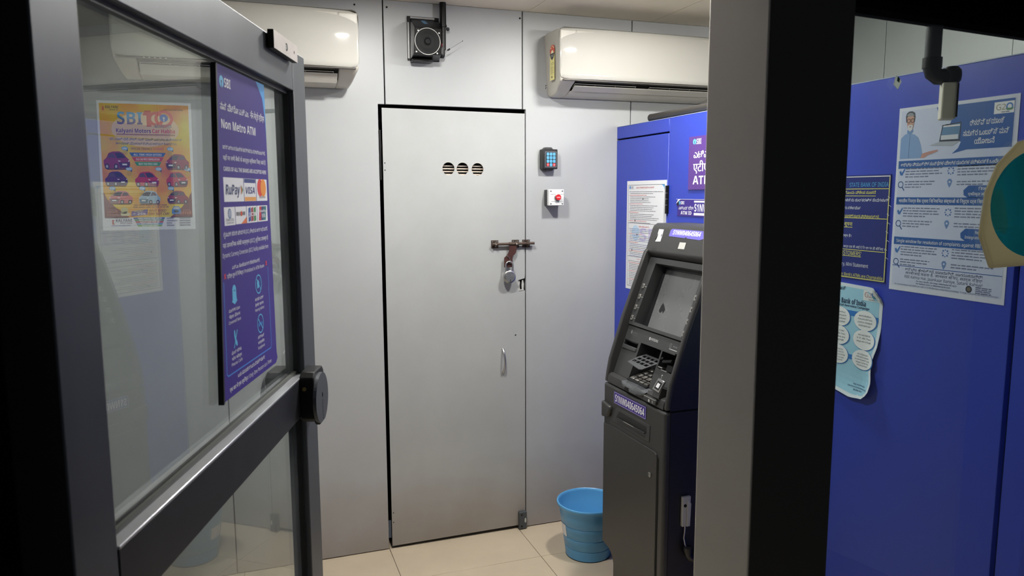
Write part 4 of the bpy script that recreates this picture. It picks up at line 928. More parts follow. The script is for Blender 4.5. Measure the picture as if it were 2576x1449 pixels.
# card logos: two rows of white tiles
def tile(x0, y0, x1, y1): s.rect(x0, y0, x1, y1, (240, 240, 242), 1)
tile(0.085, 0.331, 0.447, 0.405)
s.text('RuPay', 0.115, 0.375, 0.383, 0.030, (40, 60, 110), 3, 0.03, shear=0.2); s.poly([(0.385, 0.352), (0.418, 0.368), (0.385, 0.384), (0.395, 0.368)], (226, 130, 60), 3); s.poly([(0.402, 0.352), (0.436, 0.368), (0.402, 0.384), (0.415, 0.368)], (60, 140, 90), 3); s.flush('card_logo')
tile(0.456, 0.331, 0.698, 0.405); s.rect(0.462, 0.332, 0.692, 0.345, (40, 60, 130), 2); s.rect(0.462, 0.391, 0.692, 0.404, (240, 170, 80), 2)
s.text('VISA', 0.485, 0.672, 0.380, 0.021, (36, 50, 120), 3, 0.02, shear=0.2); s.flush('card_logo')
tile(0.708, 0.331, 0.948, 0.405); s.disc(0.79, 0.360, 0.062, (226, 58, 46), 2); s.disc(0.86, 0.360, 0.062, (240, 150, 40), 3)
s.text('mastercard', 0.76, 0.90, 0.396, 0.008, (40, 40, 50), 3, 0.01); s.flush('card_logo')
tile(0.070, 0.421, 0.262, 0.477); s.disc(0.165, 0.441, 0.030, (60, 110, 160), 2, ry=0.032); s.disc(0.165, 0.441, 0.020, WHITE, 3, ry=0.024); s.rect(0.158, 0.431, 0.163, 0.451, (60, 110, 160), 4); s.rect(0.168, 0.431, 0.173, 0.451, (60, 110, 160), 4)
s.text('Diners Club', 0.10, 0.235, 0.464, 0.009, (60, 70, 90), 3, 0.0); s.text('INTERNATIONAL', 0.10, 0.235, 0.472, 0.005, (60, 70, 90), 3, 0.01); s.flush('card_logo')
tile(0.270, 0.421, 0.478, 0.476); s.text('DISCOVER', 0.285, 0.455, 0.449, 0.011, (50, 40, 44), 3, 0.03); s.disc(0.378, 0.4435, 0.017, (226, 90, 50), 4); s.poly([(0.478, 0.455), (0.478, 0.476), (0.37, 0.476)], (232, 120, 60), 2); s.flush('card_logo')
tile(0.486, 0.421, 0.700, 0.476)
for k, c in enumerate(((40, 80, 160), (160, 50, 60), (60, 140, 70))): s.poly([(0.520+0.055*k, 0.428), (0.565+0.055*k, 0.424), (0.565+0.055*k, 0.470), (0.515+0.055*k, 0.473)], c, 2)
s.text('JCB', 0.522, 0.675, 0.454, 0.012, (240, 240, 244), 3, 0.03); s.flush('card_logo')
tile(0.708, 0.421, 0.935, 0.476); s.poly([(0.755, 0.424), (0.80, 0.424), (0.78, 0.472), (0.735, 0.472)], (206, 40, 56), 2); s.poly([(0.80, 0.424), (0.85, 0.424), (0.83, 0.472), (0.78, 0.472)], (40, 60, 110), 2); s.poly([(0.85, 0.424), (0.91, 0.424), (0.89, 0.472), (0.83, 0.472)], (30, 120, 120), 2)
s.text('UnionPay', 0.755, 0.895, 0.444, 0.009, (240, 240, 244), 3, 0.02); s.text('银联', 0.80, 0.88, 0.462, 0.011, (240, 240, 244), 3, 0.01); s.flush('card_logo')
s.text('ಡೈನಾಮಿಕ್ ಕರೆನ್ಸಿ ಪರಿವರ್ತನೆ (DCC) ಸೌಲಭ್ಯ ಇಲ್ಲಿ ಲಭ್ಯವಿದೆ.', 0.04, 0.92, 0.509, 0.012, WHITE, weight=0.012)
s.text('यहां डायनामिक करेंसी कन्वर्शन (DCC) सुविधा उपलब्ध है', 0.02, 0.92, 0.542, 0.013, WHITE, weight=0.012)
s.text('Dynamic Currency Conversion (DCC) Facility available here', 0.01, 0.917, 0.572, 0.013, WHITE, weight=0.015)
s.text('ಎ.ಟಿ.ಎಂ. ಕೋಣೆಯಲ್ಲಿ ನಿಷೇಧಿಸಲಾಗಿದೆ.', 0.158, 0.712, 0.612, 0.011, WHITE, weight=0.012)
s.text('एटीएम रूम में निषिद्ध / Prohibited in ATM Room', 0.065, 0.80, 0.636, 0.0115, WHITE, weight=0.015); s.flush('notice_lettering')
s.text('x', 0.010, 0.050, 0.636, 0.020, (226, 62, 70), weight=0.06); s.text('x', 0.83, 0.872, 0.632, 0.020, (226, 62, 70), weight=0.06); s.flush('red_cross')
BL_ = (64, 140, 220)
for a in ((0.004, 0.645, -0.020, 0.924), (-0.020, 0.924, 0.0, 0.932), (0.0, 0.932, 0.875, 0.932), (0.875, 0.932, 0.892, 0.924), (0.892, 0.924, 0.888, 0.640)): s.line(*a, 0.008, BL_)
s.flush('blue_border')
# pictograms
def lab3(cx, y, a, b, c, w=0.10):
    s.text(a, cx-w, cx+w, y, 0.0095, WHITE, weight=0.01); s.text(b, cx-w, cx+w, y+0.0190, 0.0095, WHITE, weight=0.01); s.text(c, cx-w*1.1, cx+w*1.1, y+0.036, 0.0095, WHITE, weight=0.012)
s.poly([(0.14, 0.69), (0.142, 0.672), (0.155, 0.664), (0.175, 0.661), (0.195, 0.664), (0.208, 0.672), (0.21, 0.69), (0.212, 0.708), (0.225, 0.712), (0.175, 0.723), (0.125, 0.712), (0.138, 0.708)], CY, 2); s.poly([(0.155, 0.683), (0.175, 0.676), (0.197, 0.683), (0.175, 0.680)], (40, 60, 140), 3); s.flush('pictogram')
lab3(0.163, 0.742, 'ಮುಚ್ಚಿದ ಮುಖ', 'चेहरा ढँकना', 'Covered face'); s.flush('caption')
s.ring(0.660, 0.688, 0.068, 0.008, CY, 2); s.poly([(0.625, 0.680), (0.65, 0.672), (0.675, 0.682), (0.665, 0.700), (0.63, 0.702)], CY, 2); s.ring(0.665, 0.690, 0.045, 0.006, (50, 120, 200), 2, a0=-80, a1=80); s.line(0.62, 0.668, 0.70, 0.708, 0.008, CY, 3); s.flush('pictogram')
lab3(0.660, 0.742, 'ಹೆಲ್ಮೆಟ್ ಧರಿಸಿ', 'हेलमेट पहनना', 'Wearing Helmet', 0.09); s.flush('caption')
s.poly([(0.135, 0.803), (0.150, 0.802), (0.160, 0.826), (0.185, 0.842), (0.19, 0.852), (0.17, 0.855), (0.145, 0.838), (0.135, 0.82)], CY, 2); s.line(0.195, 0.804, 0.125, 0.858, 0.010, CY, 2); s.flush('pictogram')
lab3(0.165, 0.874, 'ಫೋನ್ ಕರೆಗಳು', 'फोन कॉल्स', 'Phone Calls', 0.09); s.flush('caption')
s.ring(0.663, 0.825, 0.068, 0.008, CY, 2); s.disc(0.638, 0.827, 0.022, (50, 110, 190), 2, ry=0.016); s.disc(0.688, 0.827, 0.022, (50, 110, 190), 2, ry=0.016); s.line(0.618, 0.806, 0.708, 0.846, 0.008, CY, 3); s.flush('pictogram')
lab3(0.661, 0.874, 'ಸನ್ಗ್ಲಾಸ್', 'सनग्लासेस', 'Sunglasses', 0.068); s.flush('caption')
s.text('ಒಂದು ಸಮಯದಲ್ಲಿ ಒಬ್ಬ ವ್ಯಕ್ತಿ ಮಾತ್ರ', 0.165, 0.72, 0.955, 0.012, WHITE, weight=0.015)
s.text('एक बार में एक व्यक्ति / Only One Person at a Time', 0.012, 0.87, 0.984, 0.0125, WHITE, weight=0.018); s.flush('footer_lettering')

# ---- rules sheet on the partition door
W1, H1 = 0.346, 0.497
rs, s = sheet_thing('rules_notice', 'white paper of bank rules in small print on the narrow blue panel', 'notice', (PX, 3.086, 1.159), RB, W1, H1, PAPER, 0.0008)
s.frame(0.04, 0.035, 0.955, 0.970, 0.005, (70, 72, 86), 1); s.rect(0.04, 0.382, 0.955, 0.385, (70, 72, 86), 1); s.rect(0.04, 0.690, 0.955, 0.693, (70, 72, 86), 1); s.flush('ruled_border')
s.poly([(0.87, 0.038), (0.95, 0.038), (0.95, 0.085), (0.94, 0.060), (0.91, 0.044)], (72, 160, 228), 2); s.flush('corner_flash')
s.disc(0.25, 0.47, 0.10, (190, 214, 238), 1); s.text('SBI', 0.36, 0.94, 0.54, 0.115, (204, 196, 228), 1, 0.05); s.flush('watermark_print')
sbi_logo(s, 0.085, 0.060, 0.022, (60, 140, 210), (238, 238, 242)); s.text('SBI', 0.112, 0.175, 0.072, 0.024, (50, 50, 90), weight=0.01); s.flush('bank_logo')
s.text('ಎಟಿಎಂ ಗ್ರಾಹಕರೇ ದಯವಿಟ್ಟು ಗಮನಿಸಿ', 0.25, 0.70, 0.068, 0.014, (190, 60, 60), weight=0.01)
s.text('ग्राहक कृपया ध्यान दें !', 0.33, 0.60, 0.418, 0.012, (200, 56, 56), weight=0.012)
s.text('KIND ATTENTION', 0.30, 0.58, 0.715, 0.009, (200, 80, 70), weight=0.01)
s.flush('red_heading')
k = 0
for (a, b, sd) in ((0.095, 0.375, 1), (0.432, 0.682, 2), (0.730, 0.955, 3)):
    y = a
    while y < b:
        hd = (k % 5 == 2); x0 = 0.07 if hd else 0.09
        x1 = (0.32+0.1*(k % 3)) if hd else 0.55+0.35*random.random()
        if y == a: x0, x1 = 0.07, 0.92
        s.dashes(x0, x1, y+0.006, 0.0050, (200, 96, 90) if hd else ((96, 116, 160) if (sd == 2 and k % 3) else (110, 110, 120)), 2, k, 0.015, 0.05); k += 1; y += 0.0155
s.flush('small_print')
for x, y in ((0.42, 0.155), (0.22, 0.352), (0.28, 0.478), (0.15, 0.625), (0.33, 0.775), (0.24, 0.93)): s.rect(x, y, x+0.022, y+0.015, (60, 70, 66), 3)
s.flush('tick_mark')

# ---- purple ATM sign and ATM ID plate
as_, s = sheet_thing('atm_sign', 'purple sign reading ATM in three scripts above the cash machine', 'sign', (PX, 2.575, 1.614), RB, 0.31, 0.206, mat('violet_sign_board', (92, 58, 140), 0.35), 0.004)
sbi_logo(s, 0.125, 0.10, 0.035, CY, (92, 58, 140)); s.text('SBI', 0.168, 0.272, 0.150, 0.10, WHITE, weight=0.02); s.flush('bank_logo')
s.text('ಎಟಿಎಮ್', 0.11, 0.60, 0.405, 0.13, WHITE, weight=0.03); s.text('एटीएम', 0.105, 0.545, 0.66, 0.16, WHITE, weight=0.03); s.text('ATM', 0.105, 0.50, 0.90, 0.155, WHITE, weight=0.06); s.flush('lettering')
ai, s = sheet_thing('atm_id_plate', 'small purple plate with the machine number and one peeling corner', 'sign', (PX, 2.662, 1.508), RB, 0.40, 0.068, PURPLE, 0.002, outline=[(0.04, 0.0), (1, 0), (1, 1), (0.02, 1), (0.03, 0.5), (0.0, 0.28)])
s.poly([(0.0, 0.28), (0.04, 0.0), (0.085, 0.0), (0.05, 0.10)], WHITE, 6); s.poly([(0.01, 0.3), (0.05, 0.10), (0.055, 0.3), (0.035, 0.42)], (20, 20, 30), 5); s.flush('peeled_corner', 'curled white corner')
s.rect(0.0, -0.01, 1.0, 0.012, (214, 214, 224), 1); sbi_logo(s, 0.062, 0.22, 0.018, CY); s.text('SBI', 0.085, 0.15, 0.30, 0.18, WHITE, weight=0.02)
s.text('ಎಟಿಎಮ್ एटीएम', 0.05, 0.32, 0.60, 0.17, WHITE, weight=0.012); s.text('ATM ID', 0.09, 0.285, 0.90, 0.20, WHITE, weight=0.03)
s.flush('lettering'); s.rect(0.325, 0.08, 0.98, 0.92, WHITE, 2); s.rect(0.325, 0.18, 0.97, 0.78, (62, 50, 140), 3); s.flush('white_strip'); s.text('S1NW040645064', 0.335, 0.96, 0.70, 0.42, WHITE, 4, 0.03); s.flush('machine_number')

# ---- navy bank board behind the mullion
W2, H2 = 0.45, 0.301
bb, s = sheet_thing('bank_board', 'dark blue bank notice board with yellow rules beside the mullion', 'sign', (PX, 2.032, 1.349), RB, W2, H2, mat('navy_board', (30, 42, 120), 0.35), 0.002)
YE = (226, 220, 110); WH = (224, 226, 240)
s.frame(0.01, 0.012, 0.995, 0.99, 0.006, YE, 1); s.rect(0.01, 0.012, 0.995, 0.020, WH, 2); s.rect(0.01, 0.128, 0.995, 0.134, YE, 2); s.rect(0.01, 0.405, 0.99, 0.411, YE, 2); s.rect(0.01, 0.712, 0.985, 0.718, YE, 2)
s.rect(0.40, 0.195, 0.89, 0.200, YE, 2); s.rect(0.40, 0.497, 0.715, 0.502, YE, 2); s.rect(0.40, 0.776, 0.80, 0.781, YE, 2); s.flush('ruled_border')
s.text('STATE BANK OF INDIA', 0.672, 0.985, 0.112, 0.040, (84, 170, 232), weight=0.0); s.flush('bank_name')
s.text('ಗ್ರಾಹಕರಿಗೊಂದು ವಿಶೇಷ ಸೂಚನೆ', 0.52, 0.89, 0.178, 0.026, YE, weight=0.012); s.text('ಹಿಂಪಡೆಯುವಿಕೆ ವಹಿವಾಟುಗಳನ್ನು ಶುಲ್ಕರಹಿತ ಸೇವೆಗಳಾಗಿ', 0.33, 0.990, 0.250, 0.026, WH, weight=0.01)
s.text('ಕಿರು ಸ್ಟೇಟ್ಮೆಂಟ್', 0.63, 0.775, 0.325, 0.025, WH, weight=0.01); s.text('ಲಭ್ಯಗಳಿಗೆ ಶುಲ್ಕ ವಿಧಿಸಲಾಗುತ್ತದೆ.', 0.61, 0.928, 0.402, 0.024, YE, weight=0.01)
s.text('ग्राहकों के लिए सूचना', 0.45, 0.714, 0.485, 0.036, YE, weight=0.01); s.text('उपलब्ध है।', 0.60, 0.710, 0.592, 0.022, WH, weight=0.01); s.text('अन्य कार्य एस बी आई ऐ टि एम पर ही कीजिए ।', 0.60, 0.985, 0.698, 0.022, WH, weight=0.005)
s.text("'NOTICE TO CUSTOMERS'", 0.42, 0.80, 0.770, 0.040, YE, weight=0.015); s.text('Balance Enquiry, Mini Statement', 0.47, 0.862, 0.876, 0.034, WH, weight=0.01); s.text("Transactions at other Bank's ATMs are Chargeable.", 0.42, 0.985, 0.974, 0.030, YE, weight=0.015); s.flush('lettering')
for k in range(8): s.line(0.985+0.012*(k % 2), 0.2+0.08*k, 1.003+0.012*(k % 2), 0.215+0.08*k, 0.003, (210, 214, 230), 3)
s.flush('scratches')

# ---- ombudsman poster
W3, H3 = 0.333, 0.487
rp, s = sheet_thing('ombudsman_poster', 'white and blue poster with a speech bubble and a laptop on the blue partition', 'poster', (PX, 1.568, 1.336), RB, W3, H3, mat('poster_paper', (212, 216, 232), 0.4), 0.0008)
DB = (34, 88, 160); LB = (196, 204, 230)
s.grid(0.025, 0.018, 0.975, 0.972, LB, 1, 4, 4); s.flush('printed_ground')
s.poly([(0.345, 0.018), (0.965, 0.018), (0.965, 0.245), (0.62, 0.245), (0.50, 0.262), (0.55, 0.235), (0.57, 0.205), (0.45, 0.15), (0.385, 0.09)], DB, 2); s.flush('speech_bubble')
s.disc(0.43, 0.088, 0.05, (190, 200, 222), 3); s.flush('round_seal')
s.rect(0.815, 0.030, 0.962, 0.085, (232, 234, 238), 3); s.text('G2', 0.83, 0.90, 0.068, 0.026, (150, 140, 90), 4, -0.01); s.ring(0.928, 0.055, 0.026, 0.010, (60, 120, 190), 4); s.poly([(0.90, 0.062), (0.96, 0.062), (0.945, 0.072), (0.91, 0.072)], (90, 140, 90), 5); s.dashes(0.87, 0.93, 0.080, 0.004, (90, 90, 90), 4, 2, 0.02, 0.03); s.flush('summit_logo')
s.text('ರಿಸರ್ವ್ ಬ್ಯಾಂಕ್', 0.635, 0.90, 0.128, 0.026, WHITE, 3, 0.012); s.text('ಸಮಗ್ರ ಒಂಬಡ್ಸ್ ಮನ್', 0.585, 0.94, 0.178, 0.026, WHITE, 3, 0.012); s.text('ಯೋಜನೆ', 0.68, 0.835, 0.220, 0.026, WHITE, 3, 0.012); s.flush('bubble_lettering')
# person on the poster: white haired man in a pale blue kurta, palm open
s.poly([(0.03, 0.275), (0.03, 0.165), (0.065, 0.145), (0.095, 0.138), (0.12, 0.140), (0.16, 0.148), (0.195, 0.165), (0.222, 0.205), (0.245, 0.262), (0.250, 0.275)], (128, 160, 206), 2)
s.poly([(0.085, 0.135), (0.115, 0.148), (0.145, 0.132), (0.140, 0.120), (0.09, 0.120)], (112, 146, 196), 3); s.line(0.115, 0.148, 0.112, 0.27, 0.004, (96, 126, 178), 3)
s.poly([(0.225, 0.275), (0.240, 0.252), (0.30, 0.243), (0.375, 0.236), (0.385, 0.242), (0.34, 0.253), (0.29, 0.262), (0.262, 0.275)], (188, 140, 132), 3)
s.poly([(0.066, 0.048), (0.072, 0.032), (0.095, 0.022), (0.125, 0.022), (0.150, 0.032), (0.157, 0.055), (0.150, 0.080), (0.072, 0.080)], (60, 66, 78), 3)
s.poly([(0.080, 0.052), (0.095, 0.044), (0.130, 0.044), (0.146, 0.055), (0.147, 0.085), (0.140, 0.110), (0.125, 0.126), (0.105, 0.126), (0.088, 0.110), (0.080, 0.085)], (196, 152, 136), 4)
s.poly([(0.088, 0.100), (0.100, 0.094), (0.126, 0.094), (0.139, 0.100), (0.134, 0.120), (0.115, 0.130), (0.095, 0.120)], (206, 206, 212), 5); s.poly([(0.105, 0.102), (0.124, 0.102), (0.118, 0.107), (0.110, 0.107)], (150, 90, 90), 6)
s.ring(0.097, 0.072, 0.017, 0.004, (30, 32, 40), 6); s.ring(0.133, 0.072, 0.017, 0.004, (30, 32, 40), 6); s.poly([(0.074, 0.040), (0.10, 0.030), (0.128, 0.032), (0.148, 0.046), (0.120, 0.048), (0.09, 0.050)], (140, 144, 152), 5)
s.flush('person_picture', 'grey haired man in glasses and a pale blue kurta holding out a palm')
s.poly([(0.405, 0.113), (0.565, 0.104), (0.560, 0.200), (0.385, 0.196)], (40, 46, 66), 3); s.poly([(0.412, 0.118), (0.558, 0.110), (0.553, 0.190), (0.395, 0.188)], (90, 130, 170), 4); s.rect(0.415, 0.116, 0.555, 0.124, (220, 220, 226), 5); s.rect(0.40, 0.165, 0.545, 0.188, (206, 210, 220), 5)
s.poly([(0.385, 0.197), (0.560, 0.200), (0.50, 0.222), (0.30, 0.212)], (170, 176, 190), 3); s.flush('laptop_picture')
for (yt, yb, tx, x1) in ((0.286, 0.328, 'ಆರ್ಬಿಐ ನಿಯಂತ್ರಿತ ಸಂಸ್ಥೆಗಳ ಮೇಲಿನ ದೂರುಗಳ ಪರಿಹಾರಕ್ಕೆ ಒಂದೇ ವೇದಿಕೆ', 0.965), (0.484, 0.524, 'भारतीय रिजर्व बैंक द्वारा विनियमित संस्थाओं के विरुद्ध दर्ज शिकायतों के लिए', 0.93), (0.702, 0.744, 'Single window for resolution of complaints against RBI regulated', 0.93)):
    s.rect(0.022, yt, 0.972, yb, DB, 2); s.text(tx, 0.047, x1, yb-0.012, 0.017, WHITE, 3, 0.008)
s.flush('band_lettering')
for yc, a, b in ((0.460, 'रिजर्व बैंक', 'एकीकृत लोकपाल योजना'), (0.676, 'Reserve Bank', 'Integrated Ombudsman')):
    s.poly([(0.62, yc-0.012), (0.66, yc-0.036), (0.972, yc-0.036), (0.972, yc+0.026), (0.66, yc+0.026), (0.625, yc+0.012)], DB, 2); s.text(a, 0.74, 0.90, yc-0.012, 0.014, WHITE, 3, 0.005); s.text(b, 0.66, 0.96, yc+0.014, 0.014, WHITE, 3, 0.005)
s.flush('tab_lettering')
for yc in (0.345, 0.558, 0.770):
    s.poly([(0.035, yc), (0.05, yc-0.006), (0.06, yc+0.006), (0.085, yc-0.018), (0.092, yc-0.012), (0.065, yc+0.022), (0.045, yc+0.018)], (60, 110, 180), 2)
    s.ring(0.055, yc+0.070, 0.027, 0.007, (40, 80, 140), 2); s.line(0.07, yc+0.084, 0.092, yc+0.103, 0.009, (40, 80, 140), 2)
    for k in range(8): s.disc(0.505+0.025*math.cos(k*0.785), yc+0.003+0.017*math.sin(k*0.785), 0.007 if k % 2 else 0.005, (60, 100, 170), 2)
    s.poly([(0.478, yc+0.055), (0.49, yc+0.044), (0.51, yc+0.044), (0.522, yc+0.055), (0.515, yc+0.072), (0.50, yc+0.090), (0.485, yc+0.072)], (104, 136, 190), 2); s.disc(0.50, yc+0.060, 0.008, LB, 3)
s.flush('blue_icons')
k = 50
for yc in (0.345, 0.558, 0.770):
    for (x0, x1, y0, n) in ((0.095, 0.43, yc-0.012, 4), (0.095, 0.37, yc+0.058, 3), (0.56, 0.93, yc-0.016, 4), (0.56, 0.90, yc+0.062, 2)):
        for i in range(n): s.dashes(x0, x1-(0.12 if i == n-1 else 0.02*(i % 2)), y0+0.0145*i, 0.0065, (112, 120, 150), 2, k, 0.02, 0.06); k += 1
s.flush('body_print')
s.rect(0.022, 0.860, 0.972, 0.8635, DB, 2)
s.text('ಆರ್ಬಿಐ ಹೇಳುತ್ತದೆ, ಜಾಣರಾಗಿರಿ, ಜಾಗರೂಕರಾಗಿರಿ!', 0.15, 0.825, 0.884, 0.014, (40, 50, 80), 2, 0.008); s.text('आरबीआई कहता है, जानकार बनिए, सतर्क रहिए!', 0.152, 0.823, 0.904, 0.014, (40, 50, 80), 2, 0.0); s.text('RBI Kehta Hai, Jaankaar Baniye, Satark Rahiye!', 0.15, 0.828, 0.926, 0.0155, (44, 54, 84), 2, 0.0)
s.text('For more details, visit https://rbikehtahai.rbi.org.in', 0.262, 0.62, 0.941, 0.008, (70, 80, 110), 2); s.text('For feedback write to rbikehtahai@rbi.org.in', 0.262, 0.57, 0.954, 0.008, (70, 80, 110), 2)
s.text('For more information call 14448 from 9 AM TO 10 PM (Weekdays except National Holidays). To lodge a complaint, visit https://cms.rbi.org.in', 0.055, 0.955, 0.9685, 0.0075, (40, 46, 66), 2, 0.006); s.flush('footer_lettering')
s.disc(0.722, 0.944, 0.026, (50, 54, 66), 2); s.disc(0.722, 0.944, 0.016, (110, 104, 90), 3); s.flush('round_seal')
for i in range(4): s.dashes(0.775, 0.90, 0.934+0.009*i, 0.005, (96, 104, 136), 2, 90+i, 0.03, 0.06)
s.flush('seal_print')

# ---- awareness leaflet with curled edge
W4, H4 = 0.338, 0.339
def curl(fx, fy):
    r = 0.0
    if fx > 0.80: r += (fx-0.80)**2*1.1*max(0, (fy-0.35))*1.2
    if fy < 0.12 and fx > 0.86: r += (fx-0.86)*(0.12-fy)*1.6
    if fy > 0.8: r += (fy-0.8)**2*0.35*max(0, fx)
    return r
def PL(fx, fy, off):
    e = fx
    return (e*W4, -0.0008-off-curl(fx, fy), H4*(1-fy))
ol = [(0.0, 0.0), (0.90, 0.02), (0.985, 0.085), (1.0, 0.14), (0.995, 0.40), (0.985, 0.52), (0.945, 0.62), (0.935, 0.72), (0.965, 0.82), (0.94, 0.92), (0.85, 0.99), (0.75, 1.0), (0.55, 0.965), (0.0, 0.955)]
def rowx(fy):  # right edge at height fy
    xr = 1.0
    for i in range(1, 12):
        (xa, ya), (xb, yb) = ol[i], ol[i+1]
        if ya <= fy <= yb and yb > ya: xr = xa+(xb-xa)*(fy-ya)/(yb-ya); break
    return xr
def PLm(fx, fy, off):
    fy2 = 0.02*fx/0.9*(1-fy)*1.0+fy*(0.955+0.045*max(0, 1-abs(fx-0.85)/0.4)); xr = max(0.75, rowx(min(0.99, max(0.03, fy2))))
    return PL(fx*xr, fy2, off)
ll, _s = sheet_thing('awareness_leaflet', 'pale blue bank leaflet with a torn curling edge below the dark blue board', 'leaflet', (PX, 1.923, 1.0), RB, W4, H4, mat('leaflet_edge', (214, 224, 234), 0.45), 0.0008, P=PLm, nx=24, ny=24)
s = Sheet(ll, PL, W4, H4); s.curved = True
GB = (158, 206, 230)
vs = [PLm(i/20*0.965, 0.03+j/20*0.94, LAY) for j in range(21) for i in range(21)]
s.mb.add(vs, [(j*21+i, j*21+i+1, (j+1)*21+i+1, (j+1)*21+i) for j in range(20) for i in range(20)], ink(GB)); s.flush('printed_ground')
s.poly([(0.90, 0.02), (0.93, 0.03), (0.99, 0.10), (1.0, 0.15), (0.965, 0.12), (0.925, 0.075)], (226, 228, 232), 40); s.flush('folded_corner', 'folded back white corner')
s.grid(0.79, 0.050, 0.965, 0.137, (222, 226, 230), 3, 10, 8); s.text('G2', 0.805, 0.885, 0.108, 0.042, (170, 130, 130), 7, 0.0); s.ring(0.915, 0.085, 0.030, 0.012, (60, 120, 190), 7); s.disc(0.918, 0.100, 0.022, (90, 150, 170), 9, ry=0.012); s.dashes(0.85, 0.92, 0.128, 0.005, (90, 90, 90), 7, 2, 0.02, 0.03); s.flush('summit_logo')
s.text('ಭಾರತೀಯ ರಿಸರ್ವ್ ಬ್ಯಾಂಕ್', 0.12, 0.59, 0.075, 0.030, (30, 40, 60), 4, 0.015); s.text('Reserve Bank of India', 0.37, 0.822, 0.190, 0.044, (30, 44, 80), 5, 0.03); s.text('Intensive Financial Awareness Campaign', 0.33, 0.862, 0.216, 0.019, (30, 44, 80), 5, 0.02); s.flush('heading_lettering')
BB = (48, 120, 200)
s.rect(0.05, 0.245, 0.80, 0.292, BB, 3); s.grid(0.80, 0.265, 0.965, 0.312, BB, 3, 6, 2); s.rect(0.05, 0.63, 0.80, 0.672, BB, 3); s.grid(0.80, 0.63, 0.92, 0.672, BB, 3, 6, 2); s.flush('blue_link_bar')
T6 = [('ಹಣವನ್ನು ಹಿಂಪಡೆಯಲು', 'ನಿಮ್ಮ ಎಟಿಎಂ ಕಾರ್ಡ್ ಅನ್ನು', 'ಯಾರಿಗೂ ನೀಡಬೇಡಿ', 'ನಿಮ್ಮ ಕಾರ್ಡ್ ಮೇಲೆ ಪಿನ್ ಬರೆಯಬೇಡಿ'), ('अपना कार्ड किसी को', 'न दें और पिन', 'कार्ड पर न लिखें', ''), ('Do not give your', 'ATM card to anyone', 'for withdrawal of cash.', 'Never write the', 'PIN ON your card')]
L6 = [('ಅಪರಿಚಿತರಿಂದ', 'ಸಹಾಯ ಪಡೆಯಬೇಡಿ', 'ಪಿನ್ ನಮೂದಿಸುವಾಗ', 'ಕೈಯಿಂದ ಮುಚ್ಚಿ'), ('अनजान से मदद', 'न लें और पिन', 'डालते समय हाथ', 'से ढकें'), ('Never take help from', 'strangers at the ATM.', 'Cover the ATM', 'keypad with your hand', 'while entering the PIN')]
for r, yc in enumerate((0.312, 0.478, 0.650)):
    for cx, tt in ((0.535, L6[r]), (0.825, T6[r]), (0.24, L6[r])):
        s.disc(cx+0.006, yc+0.004, 0.128, (60, 120, 190), 5, ry=0.088); s.disc(cx, yc, 0.122, (232, 236, 240), 7, ry=0.086)
        if cx < 0.3: continue
        n = len(tt); dy = 0.024 if n > 4 else 0.028
        for i, t in enumerate(tt):
            if t: s.text(t, cx-0.085+0.012*abs(i-n/2+.5), cx+0.085-0.012*abs(i-n/2+.5), yc+dy*(i-n/2+0.5)+0.008, 0.012, (70, 80, 100), 10, 0.0)
s.flush('advice_bubbles')
s.text('https://cms.rbi.org.in', 0.74, 0.88, 0.880, 0.013, (60, 80, 120), 8); s.text('Scan here to know more about', 0.68, 0.91, 0.905, 0.013, (60, 80, 120), 8); s.text('RB-IOS,2021', 0.75, 0.85, 0.930, 0.013, (60, 80, 120), 8); s.flush('footer_lettering')

# ---- car poster on the back wall
W5, H5 = 0.326, 0.487
def PC(fx, fy, off): return (fx*W5+(-0.008*(fy)), -0.0008-off, H5*(1-fy))
cpst, s = sheet_thing('car_poster', 'orange and yellow car sale poster on the back wall seen through the door glass', 'poster', (-0.514, BY, 1.466), 0.0, W5, H5, PAPER, 0.0008, P=PC)
# printed ground with real gradient of the print
def poster_ground():
    m = bpy.data.materials.new('orange_poster_print'); m.use_nodes = True; nt = m.node_tree; b = nt.nodes['Principled BSDF']; b.inputs['Roughness'].default_value = 0.4
    tc = nt.nodes.new('ShaderNodeTexCoord'); n = nt.nodes.new('ShaderNodeTexNoise'); n.inputs['Scale'].default_value = 7; n.inputs['Detail'].default_value = 3
    nt.links.new(tc.outputs['Object'], n.inputs['Vector']); r = nt.nodes.new('ShaderNodeValToRGB'); e = r.color_ramp.elements
    e[0].position = 0.30; e[0].color = lin((210, 112, 44)); e[1].position = 0.66; e[1].color = lin((226, 206, 30))
    q = e.new(0.45); q.color = lin((228, 160, 40)); nt.links.new(n.outputs['Fac'], r.inputs[0]); nt.links.new(r.outputs[0], b.inputs['Base Color'])
    return m
OG = poster_ground()
SBG = bpy.data.materials.new('blue_gradient_print'); SBG.use_nodes = True
_nt = SBG.node_tree; _tc = _nt.nodes.new('ShaderNodeTexCoord'); _sx = _nt.nodes.new('ShaderNodeSeparateXYZ'); _mr = _nt.nodes.new('ShaderNodeMapRange'); _rp = _nt.nodes.new('ShaderNodeValToRGB')
_mr.inputs[1].default_value = H5*(1-0.176); _mr.inputs[2].default_value = H5*(1-0.084)
_rp.color_ramp.elements[0].position = 0.2; _rp.color_ramp.elements[0].color = lin((62, 44, 140)); _rp.color_ramp.elements[1].position = 0.65; _rp.color_ramp.elements[1].color = lin((44, 150, 214))
_nt.links.new(_tc.outputs['Object'], _sx.inputs[0]); _nt.links.new(_sx.outputs['Z'], _mr.inputs[0]); _nt.links.new(_mr.outputs[0], _rp.inputs[0]); _nt.links.new(_rp.outputs[0], _nt.nodes['Principled BSDF'].inputs['Base Color'])
s.grid(0.025, 0.020, 0.970, 0.900, None, 1, 3, 3, m=OG); s.flush('printed_ground')
